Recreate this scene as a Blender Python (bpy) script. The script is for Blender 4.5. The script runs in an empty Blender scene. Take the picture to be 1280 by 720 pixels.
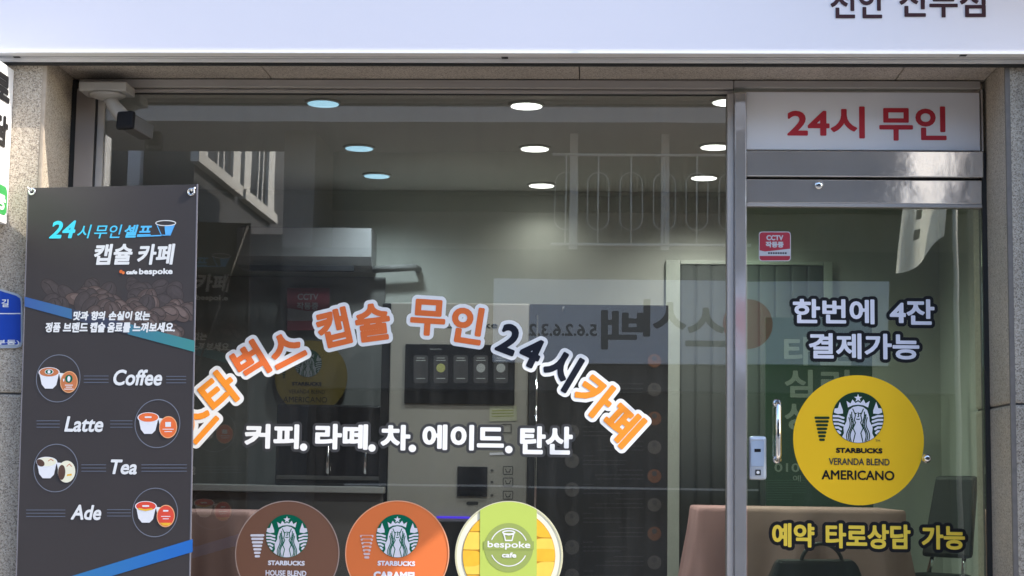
import bpy, bmesh, math, random
import numpy as np
from mathutils import Vector, Matrix

random.seed(7)
rng = np.random.default_rng(7)
SC = bpy.context.scene
COL = SC.collection

# ------------------------------------------------------------------ camera
F = 2150.0
CAM = Vector((0.0, -6.5, 1.6))
_ey = Vector((110, -240, -F)).normalized()
ROLL = math.radians(0.5)
_ez = Vector((math.sin(ROLL), math.cos(ROLL), 0))
_ez = (_ez - _ez.dot(_ey) * _ey).normalized()
_ex = _ey.cross(_ez)
CM = Matrix((_ex, _ey, _ez))
cd = bpy.data.cameras.new('camera')
cam = bpy.data.objects.new('camera', cd)
COL.objects.link(cam)
cd.sensor_width = 36
cd.lens = 36 * F / 1280
cd.clip_start = 0.05
cd.clip_end = 500
cam.matrix_world = Matrix.Translation(CAM) @ CM.to_4x4()
SC.camera = cam

# ------------------------------------------------------------------ light
SUNV = Vector((3.05, -1.0, 2.5)).normalized()          # towards the sun
world = bpy.data.worlds.new('World')
SC.world = world
world.use_nodes = True
wn = world.node_tree
bg = wn.nodes['Background']
sky = wn.nodes.new('ShaderNodeTexSky')
sky.sky_type = 'NISHITA'
sky.sun_disc = False
sky.sun_elevation = math.asin(SUNV.z)
sky.sun_rotation = math.atan2(SUNV.x, SUNV.y)
wn.links.new(sky.outputs[0], bg.inputs[0])
bg.inputs[1].default_value = 0.15
sl = bpy.data.lights.new('sun', 'SUN')
sl.energy = 2.0
sl.angle = math.radians(0.5)
sl.color = (1.0, 0.93, 0.82)
so = bpy.data.objects.new('sun', sl)
COL.objects.link(so)
so.rotation_euler = SUNV.to_track_quat('Z', 'Y').to_euler()
so.location = (6, -2, 8)
SC.view_settings.view_transform = 'Standard'
SC.view_settings.look = 'None'
SC.view_settings.gamma = 1
SC.view_settings.exposure = 1.85
SC.view_settings.use_curve_mapping = False
SC.cycles.max_bounces = 10
SC.cycles.transparent_max_bounces = 24
SC.cycles.caustics_reflective = False
SC.cycles.caustics_refractive = False

# ------------------------------------------------------------------ helpers
def ray(px, py):
    return CM @ Vector((px - 640, 360 - py, -F))

def at(px, py, Y):
    """the point of the plane y = Y behind a pixel of the 1280x720 photo"""
    d = ray(px, py)
    return CAM + d * ((Y - CAM.y) / d.y)

def atz(px, py, Z):
    d = ray(px, py)
    return CAM + d * ((Z - CAM.z) / d.z)

def mirror_at(px, py, Y):
    """the street-side point (y = Y < 0) whose reflection in the glass shows at a pixel"""
    p = at(px, py, -Y)
    return Vector((p.x, Y, p.z))

def tag(o, label=None, cat=None, group=None, kind=None):
    for k, v in (('label', label), ('category', cat), ('group', group), ('kind', kind)):
        if v:
            o[k] = v
    return o

def empty(name, loc, label=None, cat=None, group=None, rz=0):
    o = bpy.data.objects.new(name, None)
    COL.objects.link(o)
    o.location = loc
    o.rotation_euler = (0, 0, rz)
    o.empty_display_size = 0.1
    return tag(o, label, cat, group)

def link(name, me, mats, parent=None, world_m=None):
    o = bpy.data.objects.new(name, me)
    COL.objects.link(o)
    for m in (mats if isinstance(mats, (list, tuple)) else [mats]):
        me.materials.append(m)
    if world_m is not None:
        o.matrix_world = world_m
    if parent is not None:
        o.parent = parent
        bpy.context.view_layer.update()
        o.matrix_parent_inverse = parent.matrix_world.inverted()
    return o

class MB:
    """collects boxes, tubes, lathes ... into one mesh"""
    def __init__(self):
        self.bm = bmesh.new()
    def box(self, x0, x1, y0, y1, z0, z1, bev=0.0, m=0, rot=None):
        r = bmesh.ops.create_cube(self.bm, size=1)
        vs = r['verts']
        c = Vector(((x0 + x1) / 2, (y0 + y1) / 2, (z0 + z1) / 2))
        for v in vs:
            v.co = Vector((v.co.x * abs(x1 - x0), v.co.y * abs(y1 - y0), v.co.z * abs(z1 - z0)))
            if rot is not None:
                v.co = rot @ v.co
            v.co += c
        fs = list({f for v in vs for f in v.link_faces})
        for f in fs:
            f.material_index = m
        if bev > 0:
            es = list({e for v in vs for e in v.link_edges})
            r2 = bmesh.ops.bevel(self.bm, geom=es, offset=bev, segments=2, affect='EDGES', profile=0.6)
            for f in r2['faces']:
                f.material_index = m
        return self
    def tube(self, pts, r, n=12, m=0, cap=True):
        pts = [Vector(p) for p in pts]
        rs = r if isinstance(r, (list, tuple)) else [r] * len(pts)
        rings = []
        up = None
        for i, p in enumerate(pts):
            d = (pts[min(i + 1, len(pts) - 1)] - pts[max(i - 1, 0)]).normalized()
            if up is None:
                up = Vector((0, 0, 1)) if abs(d.z) < 0.9 else Vector((1, 0, 0))
            a = d.cross(up).normalized()
            b = a.cross(d).normalized()
            up = b
            rings.append([self.bm.verts.new(p + rs[i] * (math.cos(t) * a + math.sin(t) * b))
                          for t in (2 * math.pi * k / n for k in range(n))])
        for A, B in zip(rings, rings[1:]):
            for k in range(n):
                f = self.bm.faces.new((A[k], A[(k + 1) % n], B[(k + 1) % n], B[k]))
                f.smooth = True
                f.material_index = m
        if cap:
            for R in (rings[0][::-1], rings[-1]):
                f = self.bm.faces.new(R)
                f.material_index = m
        return self
    def lathe(self, prof, c, n=32, m=0, axis='Z'):
        rings = []
        for (r, h) in prof:
            ring = []
            for k in range(n):
                t = 2 * math.pi * k / n
                if axis == 'Z':
                    v = Vector((r * math.cos(t), r * math.sin(t), h))
                else:
                    v = Vector((r * math.cos(t), h, r * math.sin(t)))
                ring.append(self.bm.verts.new(Vector(c) + v))
            rings.append(ring)
        for A, B in zip(rings, rings[1:]):
            for k in range(n):
                f = self.bm.faces.new((A[k], A[(k + 1) % n], B[(k + 1) % n], B[k]))
                f.smooth = True
                f.material_index = m
        for R in (rings[0], rings[-1]):
            f = self.bm.faces.new(R)
            f.material_index = m
        return self
    def poly(self, pts, m=0):
        f = self.bm.faces.new([self.bm.verts.new(Vector(p)) for p in pts])
        f.material_index = m
        return self
    def prism(self, pts, off, m=0):
        """closed polygon extruded by a vector"""
        off = Vector(off)
        A = [self.bm.verts.new(Vector(p)) for p in pts]
        B = [self.bm.verts.new(Vector(p) + off) for p in pts]
        n = len(A)
        for f in ([A[::-1], B] + [[A[k], A[(k + 1) % n], B[(k + 1) % n], B[k]] for k in range(n)]):
            ff = self.bm.faces.new(f)
            ff.material_index = m
        return self
    def build(self, name, mats, parent=None, world_m=None):
        bmesh.ops.recalc_face_normals(self.bm, faces=self.bm.faces[:])
        me = bpy.data.meshes.new(name)
        self.bm.to_mesh(me)
        self.bm.free()
        return link(name, me, mats, parent, world_m)

# ------------------------------------------------------------------ materials
def _mat(name):
    m = bpy.data.materials.new(name)
    m.use_nodes = True
    return m, m.node_tree.nodes, m.node_tree.links, m.node_tree.nodes['Principled BSDF']

def lin(r, g, b):
    f = lambda c: (c / 255 / 12.92) if c / 255 <= 0.04045 else ((c / 255 + 0.055) / 1.055) ** 2.4
    return (f(r), f(g), f(b))

def P(name, col, rough=0.5, metal=0.0, var=0.12, scale=6.0, bump=0.0, bscale=80.0, spec=0.5, coat=0.0, emit=None, es=0.0,
      trans=0.0, stretch=None):
    m, N, L, b = _mat(name)
    b.inputs['Roughness'].default_value = rough
    b.inputs['Metallic'].default_value = metal
    b.inputs['Specular IOR Level'].default_value = spec
    b.inputs['Coat Weight'].default_value = coat
    tc = N.new('ShaderNodeTexCoord')
    vec = tc.outputs['Object']
    if stretch:
        mp = N.new('ShaderNodeMapping')
        mp.inputs['Scale'].default_value = stretch
        L.new(vec, mp.inputs[0])
        vec = mp.outputs[0]
    if var > 0:
        nz = N.new('ShaderNodeTexNoise')
        nz.inputs['Scale'].default_value = scale
        nz.inputs['Detail'].default_value = 6
        L.new(vec, nz.inputs['Vector'])
        mr = N.new('ShaderNodeMapRange')
        mr.inputs['To Min'].default_value = 1 - var
        mr.inputs['To Max'].default_value = 1 + var
        L.new(nz.outputs['Fac'], mr.inputs['Value'])
        mx = N.new('ShaderNodeMix')
        mx.data_type = 'RGBA'
        mx.blend_type = 'MULTIPLY'
        mx.inputs[0].default_value = 1
        mx.inputs[6].default_value = (*col, 1)
        L.new(mr.outputs[0], mx.inputs[7])
        L.new(mx.outputs[2], b.inputs['Base Color'])
        r2 = N.new('ShaderNodeMapRange')
        r2.inputs['To Min'].default_value = max(0.02, rough * (1 - var))
        r2.inputs['To Max'].default_value = min(1, rough * (1 + var))
        L.new(nz.outputs['Fac'], r2.inputs['Value'])
        L.new(r2.outputs[0], b.inputs['Roughness'])
    else:
        b.inputs['Base Color'].default_value = (*col, 1)
    if bump > 0:
        n2 = N.new('ShaderNodeTexNoise')
        n2.inputs['Scale'].default_value = bscale
        n2.inputs['Detail'].default_value = 4
        L.new(vec, n2.inputs['Vector'])
        bp = N.new('ShaderNodeBump')
        bp.inputs['Strength'].default_value = bump
        bp.inputs['Distance'].default_value = 0.01
        L.new(n2.outputs['Fac'], bp.inputs['Height'])
        L.new(bp.outputs[0], b.inputs['Normal'])
    if emit:
        b.inputs['Emission Color'].default_value = (*emit, 1)
        b.inputs['Emission Strength'].default_value = es
    if trans > 0:
        tr = N.new('ShaderNodeBsdfTranslucent')
        tr.inputs[0].default_value = (*col, 1)
        mxs = N.new('ShaderNodeMixShader')
        mxs.inputs[0].default_value = trans
        L.new(b.outputs[0], mxs.inputs[1])
        L.new(tr.outputs[0], mxs.inputs[2])
        L.new(mxs.outputs[0], N['Material Output'].inputs[0])
    return m

def granite(name, base, dark, light, scale=150):
    m, N, L, b = _mat(name)
    b.inputs['Roughness'].default_value = 0.6
    tc = N.new('ShaderNodeTexCoord')
    vo = N.new('ShaderNodeTexVoronoi')
    vo.inputs['Scale'].default_value = scale
    L.new(tc.outputs['Object'], vo.inputs['Vector'])
    nz = N.new('ShaderNodeTexNoise')
    nz.inputs['Scale'].default_value = scale * 0.75
    nz.inputs['Detail'].default_value = 3
    L.new(tc.outputs['Object'], nz.inputs['Vector'])
    cr = N.new('ShaderNodeValToRGB')
    e = cr.color_ramp.elements
    e[0].position = 0.1; e[0].color = (*dark, 1)
    e[1].position = 0.95; e[1].color = (*light, 1)
    x = cr.color_ramp.elements.new(0.32); x.color = (*base, 1)
    x = cr.color_ramp.elements.new(0.62); x.color = (*base, 1)
    sp = N.new('ShaderNodeSeparateColor')
    L.new(vo.outputs['Color'], sp.inputs[0])
    L.new(sp.outputs[0], cr.inputs[0])
    cr2 = N.new('ShaderNodeValToRGB')
    e = cr2.color_ramp.elements
    e[0].position = 0.36; e[0].color = (0.55, 0.53, 0.52, 1)
    e[1].position = 0.46; e[1].color = (1, 1, 1, 1)
    L.new(nz.outputs['Fac'], cr2.inputs[0])
    mx = N.new('ShaderNodeMix'); mx.data_type = 'RGBA'; mx.blend_type = 'MULTIPLY'; mx.inputs[0].default_value = 0.8
    L.new(cr.outputs[0], mx.inputs[6]); L.new(cr2.outputs[0], mx.inputs[7])
    big = N.new('ShaderNodeTexNoise'); big.inputs['Scale'].default_value = 3.5; big.inputs['Detail'].default_value = 8
    L.new(tc.outputs['Object'], big.inputs['Vector'])
    mr = N.new('ShaderNodeMapRange'); mr.inputs['To Min'].default_value = 0.7; mr.inputs['To Max'].default_value = 1.25
    L.new(big.outputs['Fac'], mr.inputs['Value'])
    m2 = N.new('ShaderNodeMix'); m2.data_type = 'RGBA'; m2.blend_type = 'MULTIPLY'; m2.inputs[0].default_value = 1
    L.new(mx.outputs[2], m2.inputs[6]); L.new(mr.outputs[0], m2.inputs[7])
    L.new(m2.outputs[2], b.inputs['Base Color'])
    bp = N.new('ShaderNodeBump'); bp.inputs['Strength'].default_value = 0.35; bp.inputs['Distance'].default_value = 0.004
    L.new(nz.outputs['Fac'], bp.inputs['Height']); L.new(bp.outputs[0], b.inputs['Normal'])
    return m

def glass_mat(name, tint, refl, wav=0.0):
    m, N, L, b = _mat(name)
    N.remove(b)
    tr = N.new('ShaderNodeBsdfTransparent'); tr.inputs[0].default_value = (*tint, 1)
    gl = N.new('ShaderNodeBsdfGlossy'); gl.inputs['Roughness'].default_value = 0.0
    gl.inputs[0].default_value = (1.0, 0.98, 0.96, 1)
    lw = N.new('ShaderNodeFresnel'); lw.inputs[0].default_value = 1.5
    ad = N.new('ShaderNodeMath'); ad.operation = 'ADD'; ad.use_clamp = True
    ad.inputs[1].default_value = refl
    L.new(lw.outputs[0], ad.inputs[0])
    mx = N.new('ShaderNodeMixShader')
    L.new(ad.outputs[0], mx.inputs[0]); L.new(tr.outputs[0], mx.inputs[1]); L.new(gl.outputs[0], mx.inputs[2])
    # thin film of dust and wiping streaks
    tc = N.new('ShaderNodeTexCoord')
    mp = N.new('ShaderNodeMapping'); mp.inputs['Scale'].default_value = (9, 9, 0.9)
    L.new(tc.outputs['Object'], mp.inputs[0])
    nz = N.new('ShaderNodeTexNoise'); nz.inputs['Scale'].default_value = 2.2; nz.inputs['Detail'].default_value = 8
    L.new(mp.outputs[0], nz.inputs['Vector'])
    mr = N.new('ShaderNodeMapRange')
    mr.inputs['From Min'].default_value = 0.45; mr.inputs['From Max'].default_value = 0.85
    mr.inputs['To Min'].default_value = 0.003; mr.inputs['To Max'].default_value = 0.028
    L.new(nz.outputs['Fac'], mr.inputs['Value'])
    df = N.new('ShaderNodeBsdfDiffuse'); df.inputs[0].default_value = (0.55, 0.55, 0.52, 1)
    m2 = N.new('ShaderNodeMixShader')
    L.new(mr.outputs[0], m2.inputs[0]); L.new(mx.outputs[0], m2.inputs[1]); L.new(df.outputs[0], m2.inputs[2])
    L.new(m2.outputs[0], N['Material Output'].inputs[0])
    if wav > 0:
        w = N.new('ShaderNodeTexNoise'); w.inputs['Scale'].default_value = 2.5; w.inputs['Detail'].default_value = 1
        L.new(tc.outputs['Object'], w.inputs['Vector'])
        bp = N.new('ShaderNodeBump'); bp.inputs['Strength'].default_value = wav; bp.inputs['Distance'].default_value = 0.01
        L.new(w.outputs['Fac'], bp.inputs['Height']); L.new(bp.outputs[0], gl.inputs['Normal'])
    return m

def grad_mat(name, c0, c1, x0, x1, rough=0.45, trans=0.0):
    """ink that runs from one colour to another along local x (printed gradient)"""
    m, N, L, b = _mat(name)
    b.inputs['Roughness'].default_value = rough
    tc = N.new('ShaderNodeTexCoord'); sp = N.new('ShaderNodeSeparateXYZ'); L.new(tc.outputs['Object'], sp.inputs[0])
    mr = N.new('ShaderNodeMapRange'); mr.inputs['From Min'].default_value = x0; mr.inputs['From Max'].default_value = x1
    L.new(sp.outputs[0], mr.inputs['Value'])
    mx = N.new('ShaderNodeMix'); mx.data_type = 'RGBA'
    mx.inputs[6].default_value = (*c0, 1); mx.inputs[7].default_value = (*c1, 1)
    L.new(mr.outputs[0], mx.inputs[0]); L.new(mx.outputs[2], b.inputs['Base Color'])
    return m

M = {}
M['granite'] = granite('granite', (0.465, 0.395, 0.31), (0.24, 0.20, 0.16), (0.57, 0.51, 0.42), 260)
M['granite_brown'] = granite('granite_brown', (0.45, 0.395, 0.345), (0.23, 0.20, 0.175), (0.55, 0.50, 0.44), 260)
M['joint'] = P('joint', (0.10, 0.095, 0.09), 0.9)
M['alu'] = P('aluminium', (0.43, 0.395, 0.37), 0.5, 0.25, 0.10, 4, stretch=(1, 1, 8))
M['alu_dark'] = P('dark_aluminium', (0.10, 0.095, 0.09), 0.5, 0.3, 0.1)
M['alu_trim'] = P('sign_trim_metal', (0.74, 0.735, 0.74), 0.45, 0.1, 0.12, 7, stretch=(0.4, 1, 6))
M['white_lip'] = P('white_lip', (0.85, 0.85, 0.85), 0.4, var=0.03)
M['steel'] = P('stainless_steel', (0.78, 0.745, 0.725), 0.075, 0.72, 0.12, 5, bump=0.12, bscale=4.5)
M['steel_brushed'] = P('brushed_steel', (0.66, 0.65, 0.66), 0.16, 1.0, 0.15, 9, bump=0.06, bscale=8, stretch=(0.5, 1, 3))
M['chrome'] = P('chrome', (0.8, 0.8, 0.8), 0.06, 1.0, 0.04)
M['rubber'] = P('rubber_seal', (0.02, 0.02, 0.02), 0.6)
M['glass'] = glass_mat('window_glass', (0.80, 0.81, 0.79), 0.085, 0.012)
M['glass_door'] = glass_mat('door_glass', (0.76, 0.85, 0.77), 0.09, 0.03)
M['sign_white'] = P('sign_face', (0.77, 0.73, 0.77), 0.4, var=0.02, scale=1.5, emit=(0.78, 0.84, 1.0), es=0.03)
M['panel_white'] = P('panel_white', (0.78, 0.77, 0.80), 0.35, var=0.04, scale=2, coat=0.2)
M['ink_brown'] = P('ink_brown', (0.06, 0.025, 0.03), 0.45, spec=0.2, var=0)
M['ink_black'] = P('ink_black', (0.012, 0.012, 0.014), 0.45, spec=0.2, var=0)
M['ink_navy'] = P('ink_navy', (0.012, 0.014, 0.023), 0.45, spec=0.2, var=0)
M['ink_red'] = P('ink_red', (0.50, 0.035, 0.05), 0.45, spec=0.2, var=0)
M['vinyl_white'] = P('vinyl_white', (0.78, 0.78, 0.775), 0.45, spec=0.2, var=0.02)
M['vinyl_lav'] = P('vinyl_lavender', (0.78, 0.77, 0.84), 0.45, spec=0.2, var=0.02)
M['outline_grey'] = P('outline_grey', (0.035, 0.035, 0.037), 0.5, var=0)
M['orange'] = P('vinyl_orange', (0.86, 0.29, 0.035), 0.45, spec=0.2, var=0.02)
M['orange_red'] = P('vinyl_orange_red', (0.73, 0.165, 0.045), 0.45, spec=0.2, var=0.02)
M['yellow'] = P('vinyl_yellow', (0.86, 0.62, 0.07), 0.45, spec=0.2, var=0.02)
M['yellow_disc'] = P('sticker_yellow', (0.96, 0.57, 0.02), 0.45, spec=0.2, var=0.03)
M['brown_disc'] = P('sticker_brown', (0.205, 0.102, 0.066), 0.45, spec=0.2, var=0.03)
M['orange_disc'] = P('sticker_orange', (0.76, 0.195, 0.060), 0.45, spec=0.2, var=0.03)
M['green_logo'] = P('logo_green', (0.0, 0.13, 0.072), 0.45, spec=0.2, var=0)
M['green_dark'] = P('logo_dark_green', (0.012, 0.045, 0.022), 0.45, spec=0.2, var=0)
M['lime'] = P('lime_band', (0.47, 0.58, 0.12), 0.45, spec=0.2, var=0.03)
M['olive'] = P('olive_disc', (0.31, 0.38, 0.11), 0.45, spec=0.2, var=0.03)
M['cream'] = P('cream_rim', (0.84, 0.80, 0.62), 0.45, spec=0.2, var=0.02)
M['cream_line'] = P('cream_line', (0.62, 0.60, 0.40), 0.45, spec=0.2, var=0.02)
M['mango'] = P('mango_yellow', (0.84, 0.47, 0.045), 0.45, spec=0.2, var=0.15, scale=25)
M['mango_light'] = P('mango_light', (0.88, 0.60, 0.10), 0.45, spec=0.2, var=0.12, scale=25)
M['mango_dark'] = P('mango_orange', (0.55, 0.25, 0.03), 0.45, spec=0.2, var=0.1)
M['pink_white'] = P('pink_white', (0.72, 0.55, 0.55), 0.45, spec=0.2, var=0)

# ------------------------------------------------------------------ 2-D artwork: signed distance -> flat mesh
def march(D, xs, zs):
    """polygons of the area D < 0 (marching squares, full cells merged along rows)"""
    nz_, nx_ = D.shape
    V, Fc, key = [], [], {}
    def vid(k, x, z):
        i = key.get(k)
        if i is None:
            i = len(V); key[k] = i; V.append((x, z))
        return i
    IN = D < 0
    cnt = IN[:-1, :-1].astype(int) + IN[1:, :-1] + IN[:-1, 1:] + IN[1:, 1:]
    for j in range(nz_ - 1):
        row = cnt[j]
        nzr = np.nonzero(row)[0]
        run = None
        for i in nzr:
            if row[i] == 4:
                if run and run[1] == i:
                    run[1] = i + 1
                else:
                    if run:
                        a, b = run
                        Fc.append([vid(('c', a, j), xs[a], zs[j]), vid(('c', b, j), xs[b], zs[j]),
                                   vid(('c', b, j + 1), xs[b], zs[j + 1]), vid(('c', a, j + 1), xs[a], zs[j + 1])])
                    run = [i, i + 1]
                continue
            cs = ((i, j), (i + 1, j), (i + 1, j + 1), (i, j + 1))
            poly = []
            for q in range(4):
                (a, b), (c, d) = cs[q], cs[(q + 1) % 4]
                da, db = D[b, a], D[d, c]
                if da < 0:
                    poly.append(vid(('c', a, b), xs[a], zs[b]))
                if (da < 0) != (db < 0):
                    t = da / (da - db)
                    k = ('h', min(a, c), b) if b == d else ('v', a, min(b, d))
                    poly.append(vid(k, xs[a] + (xs[c] - xs[a]) * t, zs[b] + (zs[d] - zs[b]) * t))
            if len(poly) >= 3:
                Fc.append(poly)
        if run:
            a, b = run
            Fc.append([vid(('c', a, j), xs[a], zs[j]), vid(('c', b, j), xs[b], zs[j]),
                       vid(('c', b, j + 1), xs[b], zs[j + 1]), vid(('c', a, j + 1), xs[a], zs[j + 1])])
    return V, Fc

def seg_dist(segs, xs, zs, margin, signed):
    D = np.full((len(zs), len(xs)), margin * 2.0)
    CH = 20
    for c in range(0, len(xs), CH):
        X = xs[c:c + CH]
        lo, hi = X[0] - margin, X[-1] + margin
        sx0 = np.minimum(segs[:, 0], segs[:, 2]); sx1 = np.maximum(segs[:, 0], segs[:, 2])
        S = segs[(sx0 <= hi) & (sx1 >= lo)]
        if not len(S):
            continue
        gx, gz = np.meshgrid(X, zs)
        px, pz = gx[..., None], gz[..., None]
        ax, az, bx, bz = S[:, 0], S[:, 1], S[:, 2], S[:, 3]
        dx, dz = bx - ax, bz - az
        t = np.clip(((px - ax) * dx + (pz - az) * dz) / (dx * dx + dz * dz + 1e-18), 0, 1)
        d = np.sqrt(((ax + t * dx - px) ** 2 + (az + t * dz - pz) ** 2).min(axis=-1))
        if signed:
            cross = (ax <= px) != (bx <= px)
            zz = az + (px - ax) / np.where(dx == 0, 1e-18, dx) * dz
            w = (np.where(cross & (zz > pz), np.sign(dx), 0)).sum(axis=-1)
            d = np.where(np.abs(w) > 0.5, -d, d)
        D[:, c:c + CH] = np.minimum(d, margin * 2)
    return D

_glyph = {}
def text_segs(s):
    """directed outline segments of a string at size 1"""
    if s in _glyph:
        return _glyph[s]
    c = bpy.data.curves.new('tmp', 'FONT')
    c.body = s; c.size = 1; c.resolution_u = 4
    o = bpy.data.objects.new('tmp', c)
    COL.objects.link(o)
    dg = bpy.context.evaluated_depsgraph_get()
    me = bpy.data.meshes.new_from_object(o.evaluated_get(dg))
    co = np.array([v.co[:2] for v in me.vertices])
    ed = {}
    for p in me.polygons:
        vs = list(p.vertices)
        if p.normal.z < 0:
            vs.reverse()
        for a, b in zip(vs, vs[1:] + vs[:1]):
            if (b, a) in ed:
                del ed[(b, a)]
            else:
                ed[(a, b)] = 1
    S = np.array([[*co[a], *co[b]] for a, b in ed])
    bpy.data.objects.remove(o); bpy.data.curves.remove(c); bpy.data.meshes.remove(me)
    _glyph[s] = S
    return S

def poly_segs(pts):
    n = len(pts)
    a = sum(pts[i][0] * pts[(i + 1) % n][1] - pts[(i + 1) % n][0] * pts[i][1] for i in range(n))
    if a < 0:
        pts = pts[::-1]
    return np.array([[*pts[i], *pts[(i + 1) % n]] for i in range(n)])

class Art:
    """a flat print on a vertical plane; coordinates are pixels of the photo cast on that plane"""
    def __init__(self, Y=0.0, frame=None, px=0.00302):
        if frame is None:
            frame = Matrix.Translation((0, Y, 0))
        self.fr = frame                    # local x right, local -y towards the viewer, local z up
        self.inv = frame.inverted()
        self.px = px                       # metres per photo pixel
        self.items = []
        self.mats = []
        self.back = False
    def L(self, p):
        """pixel -> local (u, v)"""
        d = ray(*p)
        n = self.fr.to_3x3() @ Vector((0, 1, 0))
        o = self.fr.translation
        q = self.inv @ (CAM + d * ((o - CAM).dot(n) / d.dot(n)))
        return (q.x, q.z)
    def mi(self, m):
        if m not in self.mats:
            self.mats.append(m)
        return self.mats.index(m)
    def add(self, V, Fc, m, layer):
        if len(Fc):
            self.items.append((V, Fc, self.mi(m), layer))
        return self
    def sdf(self, segs, m, layer, iso=0.0, res=0.5, signed=True, clip=None):
        r = res * self.px
        pad = max(iso, 0) + 2 * r
        x0 = min(segs[:, 0].min(), segs[:, 2].min()) - pad; x1 = max(segs[:, 0].max(), segs[:, 2].max()) + pad
        z0 = min(segs[:, 1].min(), segs[:, 3].min()) - pad; z1 = max(segs[:, 1].max(), segs[:, 3].max()) + pad
        xs = np.arange(x0, x1 + r, r); zs = np.arange(z0, z1 + r, r)
        D = seg_dist(segs, xs, zs, pad + r, signed) - iso
        D = np.where(D == 0, 1e-9, D)
        if clip is not None:
            gx, gz = np.meshgrid(xs, zs)
            D = np.maximum(D, clip(gx, gz))
        V, Fc = march(D, xs, zs)
        return self.add(V, Fc, m, layer)
    # shapes in pixels
    def poly(self, pts, m, layer):
        q = [self.L(p) for p in pts]
        a = sum(q[i][0] * q[(i + 1) % len(q)][1] - q[(i + 1) % len(q)][0] * q[i][1] for i in range(len(q)))
        if a < 0:
            q = q[::-1]
        return self.add(q, [list(range(len(q)))], m, layer)
    def disc(self, c, rx, m, layer, ry=None, n=64, rot=0.0):
        ry = ry or rx
        u, v = self.L(c); k = self.px
        cs, sn = math.cos(rot), math.sin(rot)
        q = []
        for i in range(n):
            t = 2 * math.pi * i / n
            a, b = rx * k * math.cos(t), ry * k * math.sin(t)
            q.append((u + a * cs - b * sn, v + a * sn + b * cs))
        return self.add(q, [list(range(n))], m, layer)
    def ring(self, c, r, w, m, layer, n=64, a0=0, a1=2 * math.pi):
        u, v = self.L(c); k = self.px
        V, Fc = [], []
        full = a1 - a0 > 6.28
        for i in range(n + (0 if full else 1)):
            t = a0 + (a1 - a0) * i / n
            for rr in (r - w / 2, r + w / 2):
                V.append((u + rr * k * math.cos(t), v + rr * k * math.sin(t)))
        N = len(V) // 2
        for i in range(n):
            j = (i + 1) % N
            Fc.append([2 * i, 2 * i + 1, 2 * j + 1, 2 * j])
        return self.add(V, Fc, m, layer)
    def stroke(self, lines, w, m, layer, res=0.4, clip=None):
        S = []
        for l in lines:
            q = [self.L(p) for p in l]
            S += [[*a, *b] for a, b in zip(q, q[1:])]
        return self.sdf(np.array(S), m, layer, iso=w * self.px / 2, res=res, signed=False, clip=clip)
    def text_fit(self, s, box, bold=0.0, shear=0.0):
        """outline segments of s fitted in a pixel box (x0, y0, x1, y1)"""
        S = text_segs(s).copy()
        if shear:
            S[:, 0] += shear * S[:, 1]; S[:, 2] += shear * S[:, 3]
        u0, v1 = self.L((box[0], (box[1] + box[3]) / 2))[0], self.L(((box[0] + box[2]) / 2, box[1]))[1]
        u1, v0 = self.L((box[2], (box[1] + box[3]) / 2))[0], self.L(((box[0] + box[2]) / 2, box[3]))[1]
        b = bold * self.px
        u0 += b; u1 -= b; v0 += b; v1 -= b
        x0 = min(S[:, 0].min(), S[:, 2].min()); x1 = max(S[:, 0].max(), S[:, 2].max())
        z0 = min(S[:, 1].min(), S[:, 3].min()); z1 = max(S[:, 1].max(), S[:, 3].max())
        for a in (0, 2):
            S[:, a] = u0 + (S[:, a] - x0) / (x1 - x0) * (u1 - u0)
            S[:, a + 1] = v0 + (S[:, a + 1] - z0) / (z1 - z0) * (v1 - v0)
        return S
    def text(self, s, box, m, layer, bold=0.0, shear=0.0, res=0.45):
        return self.sdf(self.text_fit(s, box, bold, shear), m, layer, iso=bold * self.px, res=res)
    def glyph(self, s, c, em, rot):
        S = text_segs(s).copy()
        cx = (min(S[:, 0].min(), S[:, 2].min()) + max(S[:, 0].max(), S[:, 2].max())) / 2
        cz = (min(S[:, 1].min(), S[:, 3].min()) + max(S[:, 1].max(), S[:, 3].max())) / 2
        u, v = self.L(c); k = em * self.px
        cs, sn = math.cos(rot), math.sin(rot)
        R = S.copy()
        for a in (0, 2):
            x, z = (S[:, a] - cx) * k, (S[:, a + 1] - cz) * k
            R[:, a] = u + x * cs - z * sn
            R[:, a + 1] = v + x * sn + z * cs
        return R
    def mesh(self, name, lift=0.0006, base=0.001, both=0.0):
        V, Fc, MI = [], [], []
        def put(side):
            for vs, fs, m, layer in self.items:
                o = len(V)
                y = -(base + layer * lift) if side > 0 else both + base + layer * lift
                V.extend((p[0], y, p[1]) for p in vs)
                for f in fs:
                    Fc.append([o + i for i in (f if side > 0 else f[::-1])]); MI.append(m)
        put(1)
        if both:
            put(-1)
        me = bpy.data.meshes.new(name)
        me.from_pydata(V, [], Fc)
        me.polygons.foreach_set('material_index', MI)
        return me
    def build(self, name, parent=None, lift=0.0006, base=0.001, both=0.0):
        return link(name, self.mesh(name, lift, base, both), self.mats, parent, self.fr)

def solid_disc(name, c, r, Y, m, parent, px, thick=0.0008, n=96):
    a = Art(Y, px=px)
    u, v = a.L(c)
    mb = MB()
    mb.prism([(u + r * px * math.cos(2 * math.pi * i / n), Y, v + r * px * math.sin(2 * math.pi * i / n)) for i in range(n)],
             (0, -thick, 0))
    return mb.build(name, m, parent)

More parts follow.
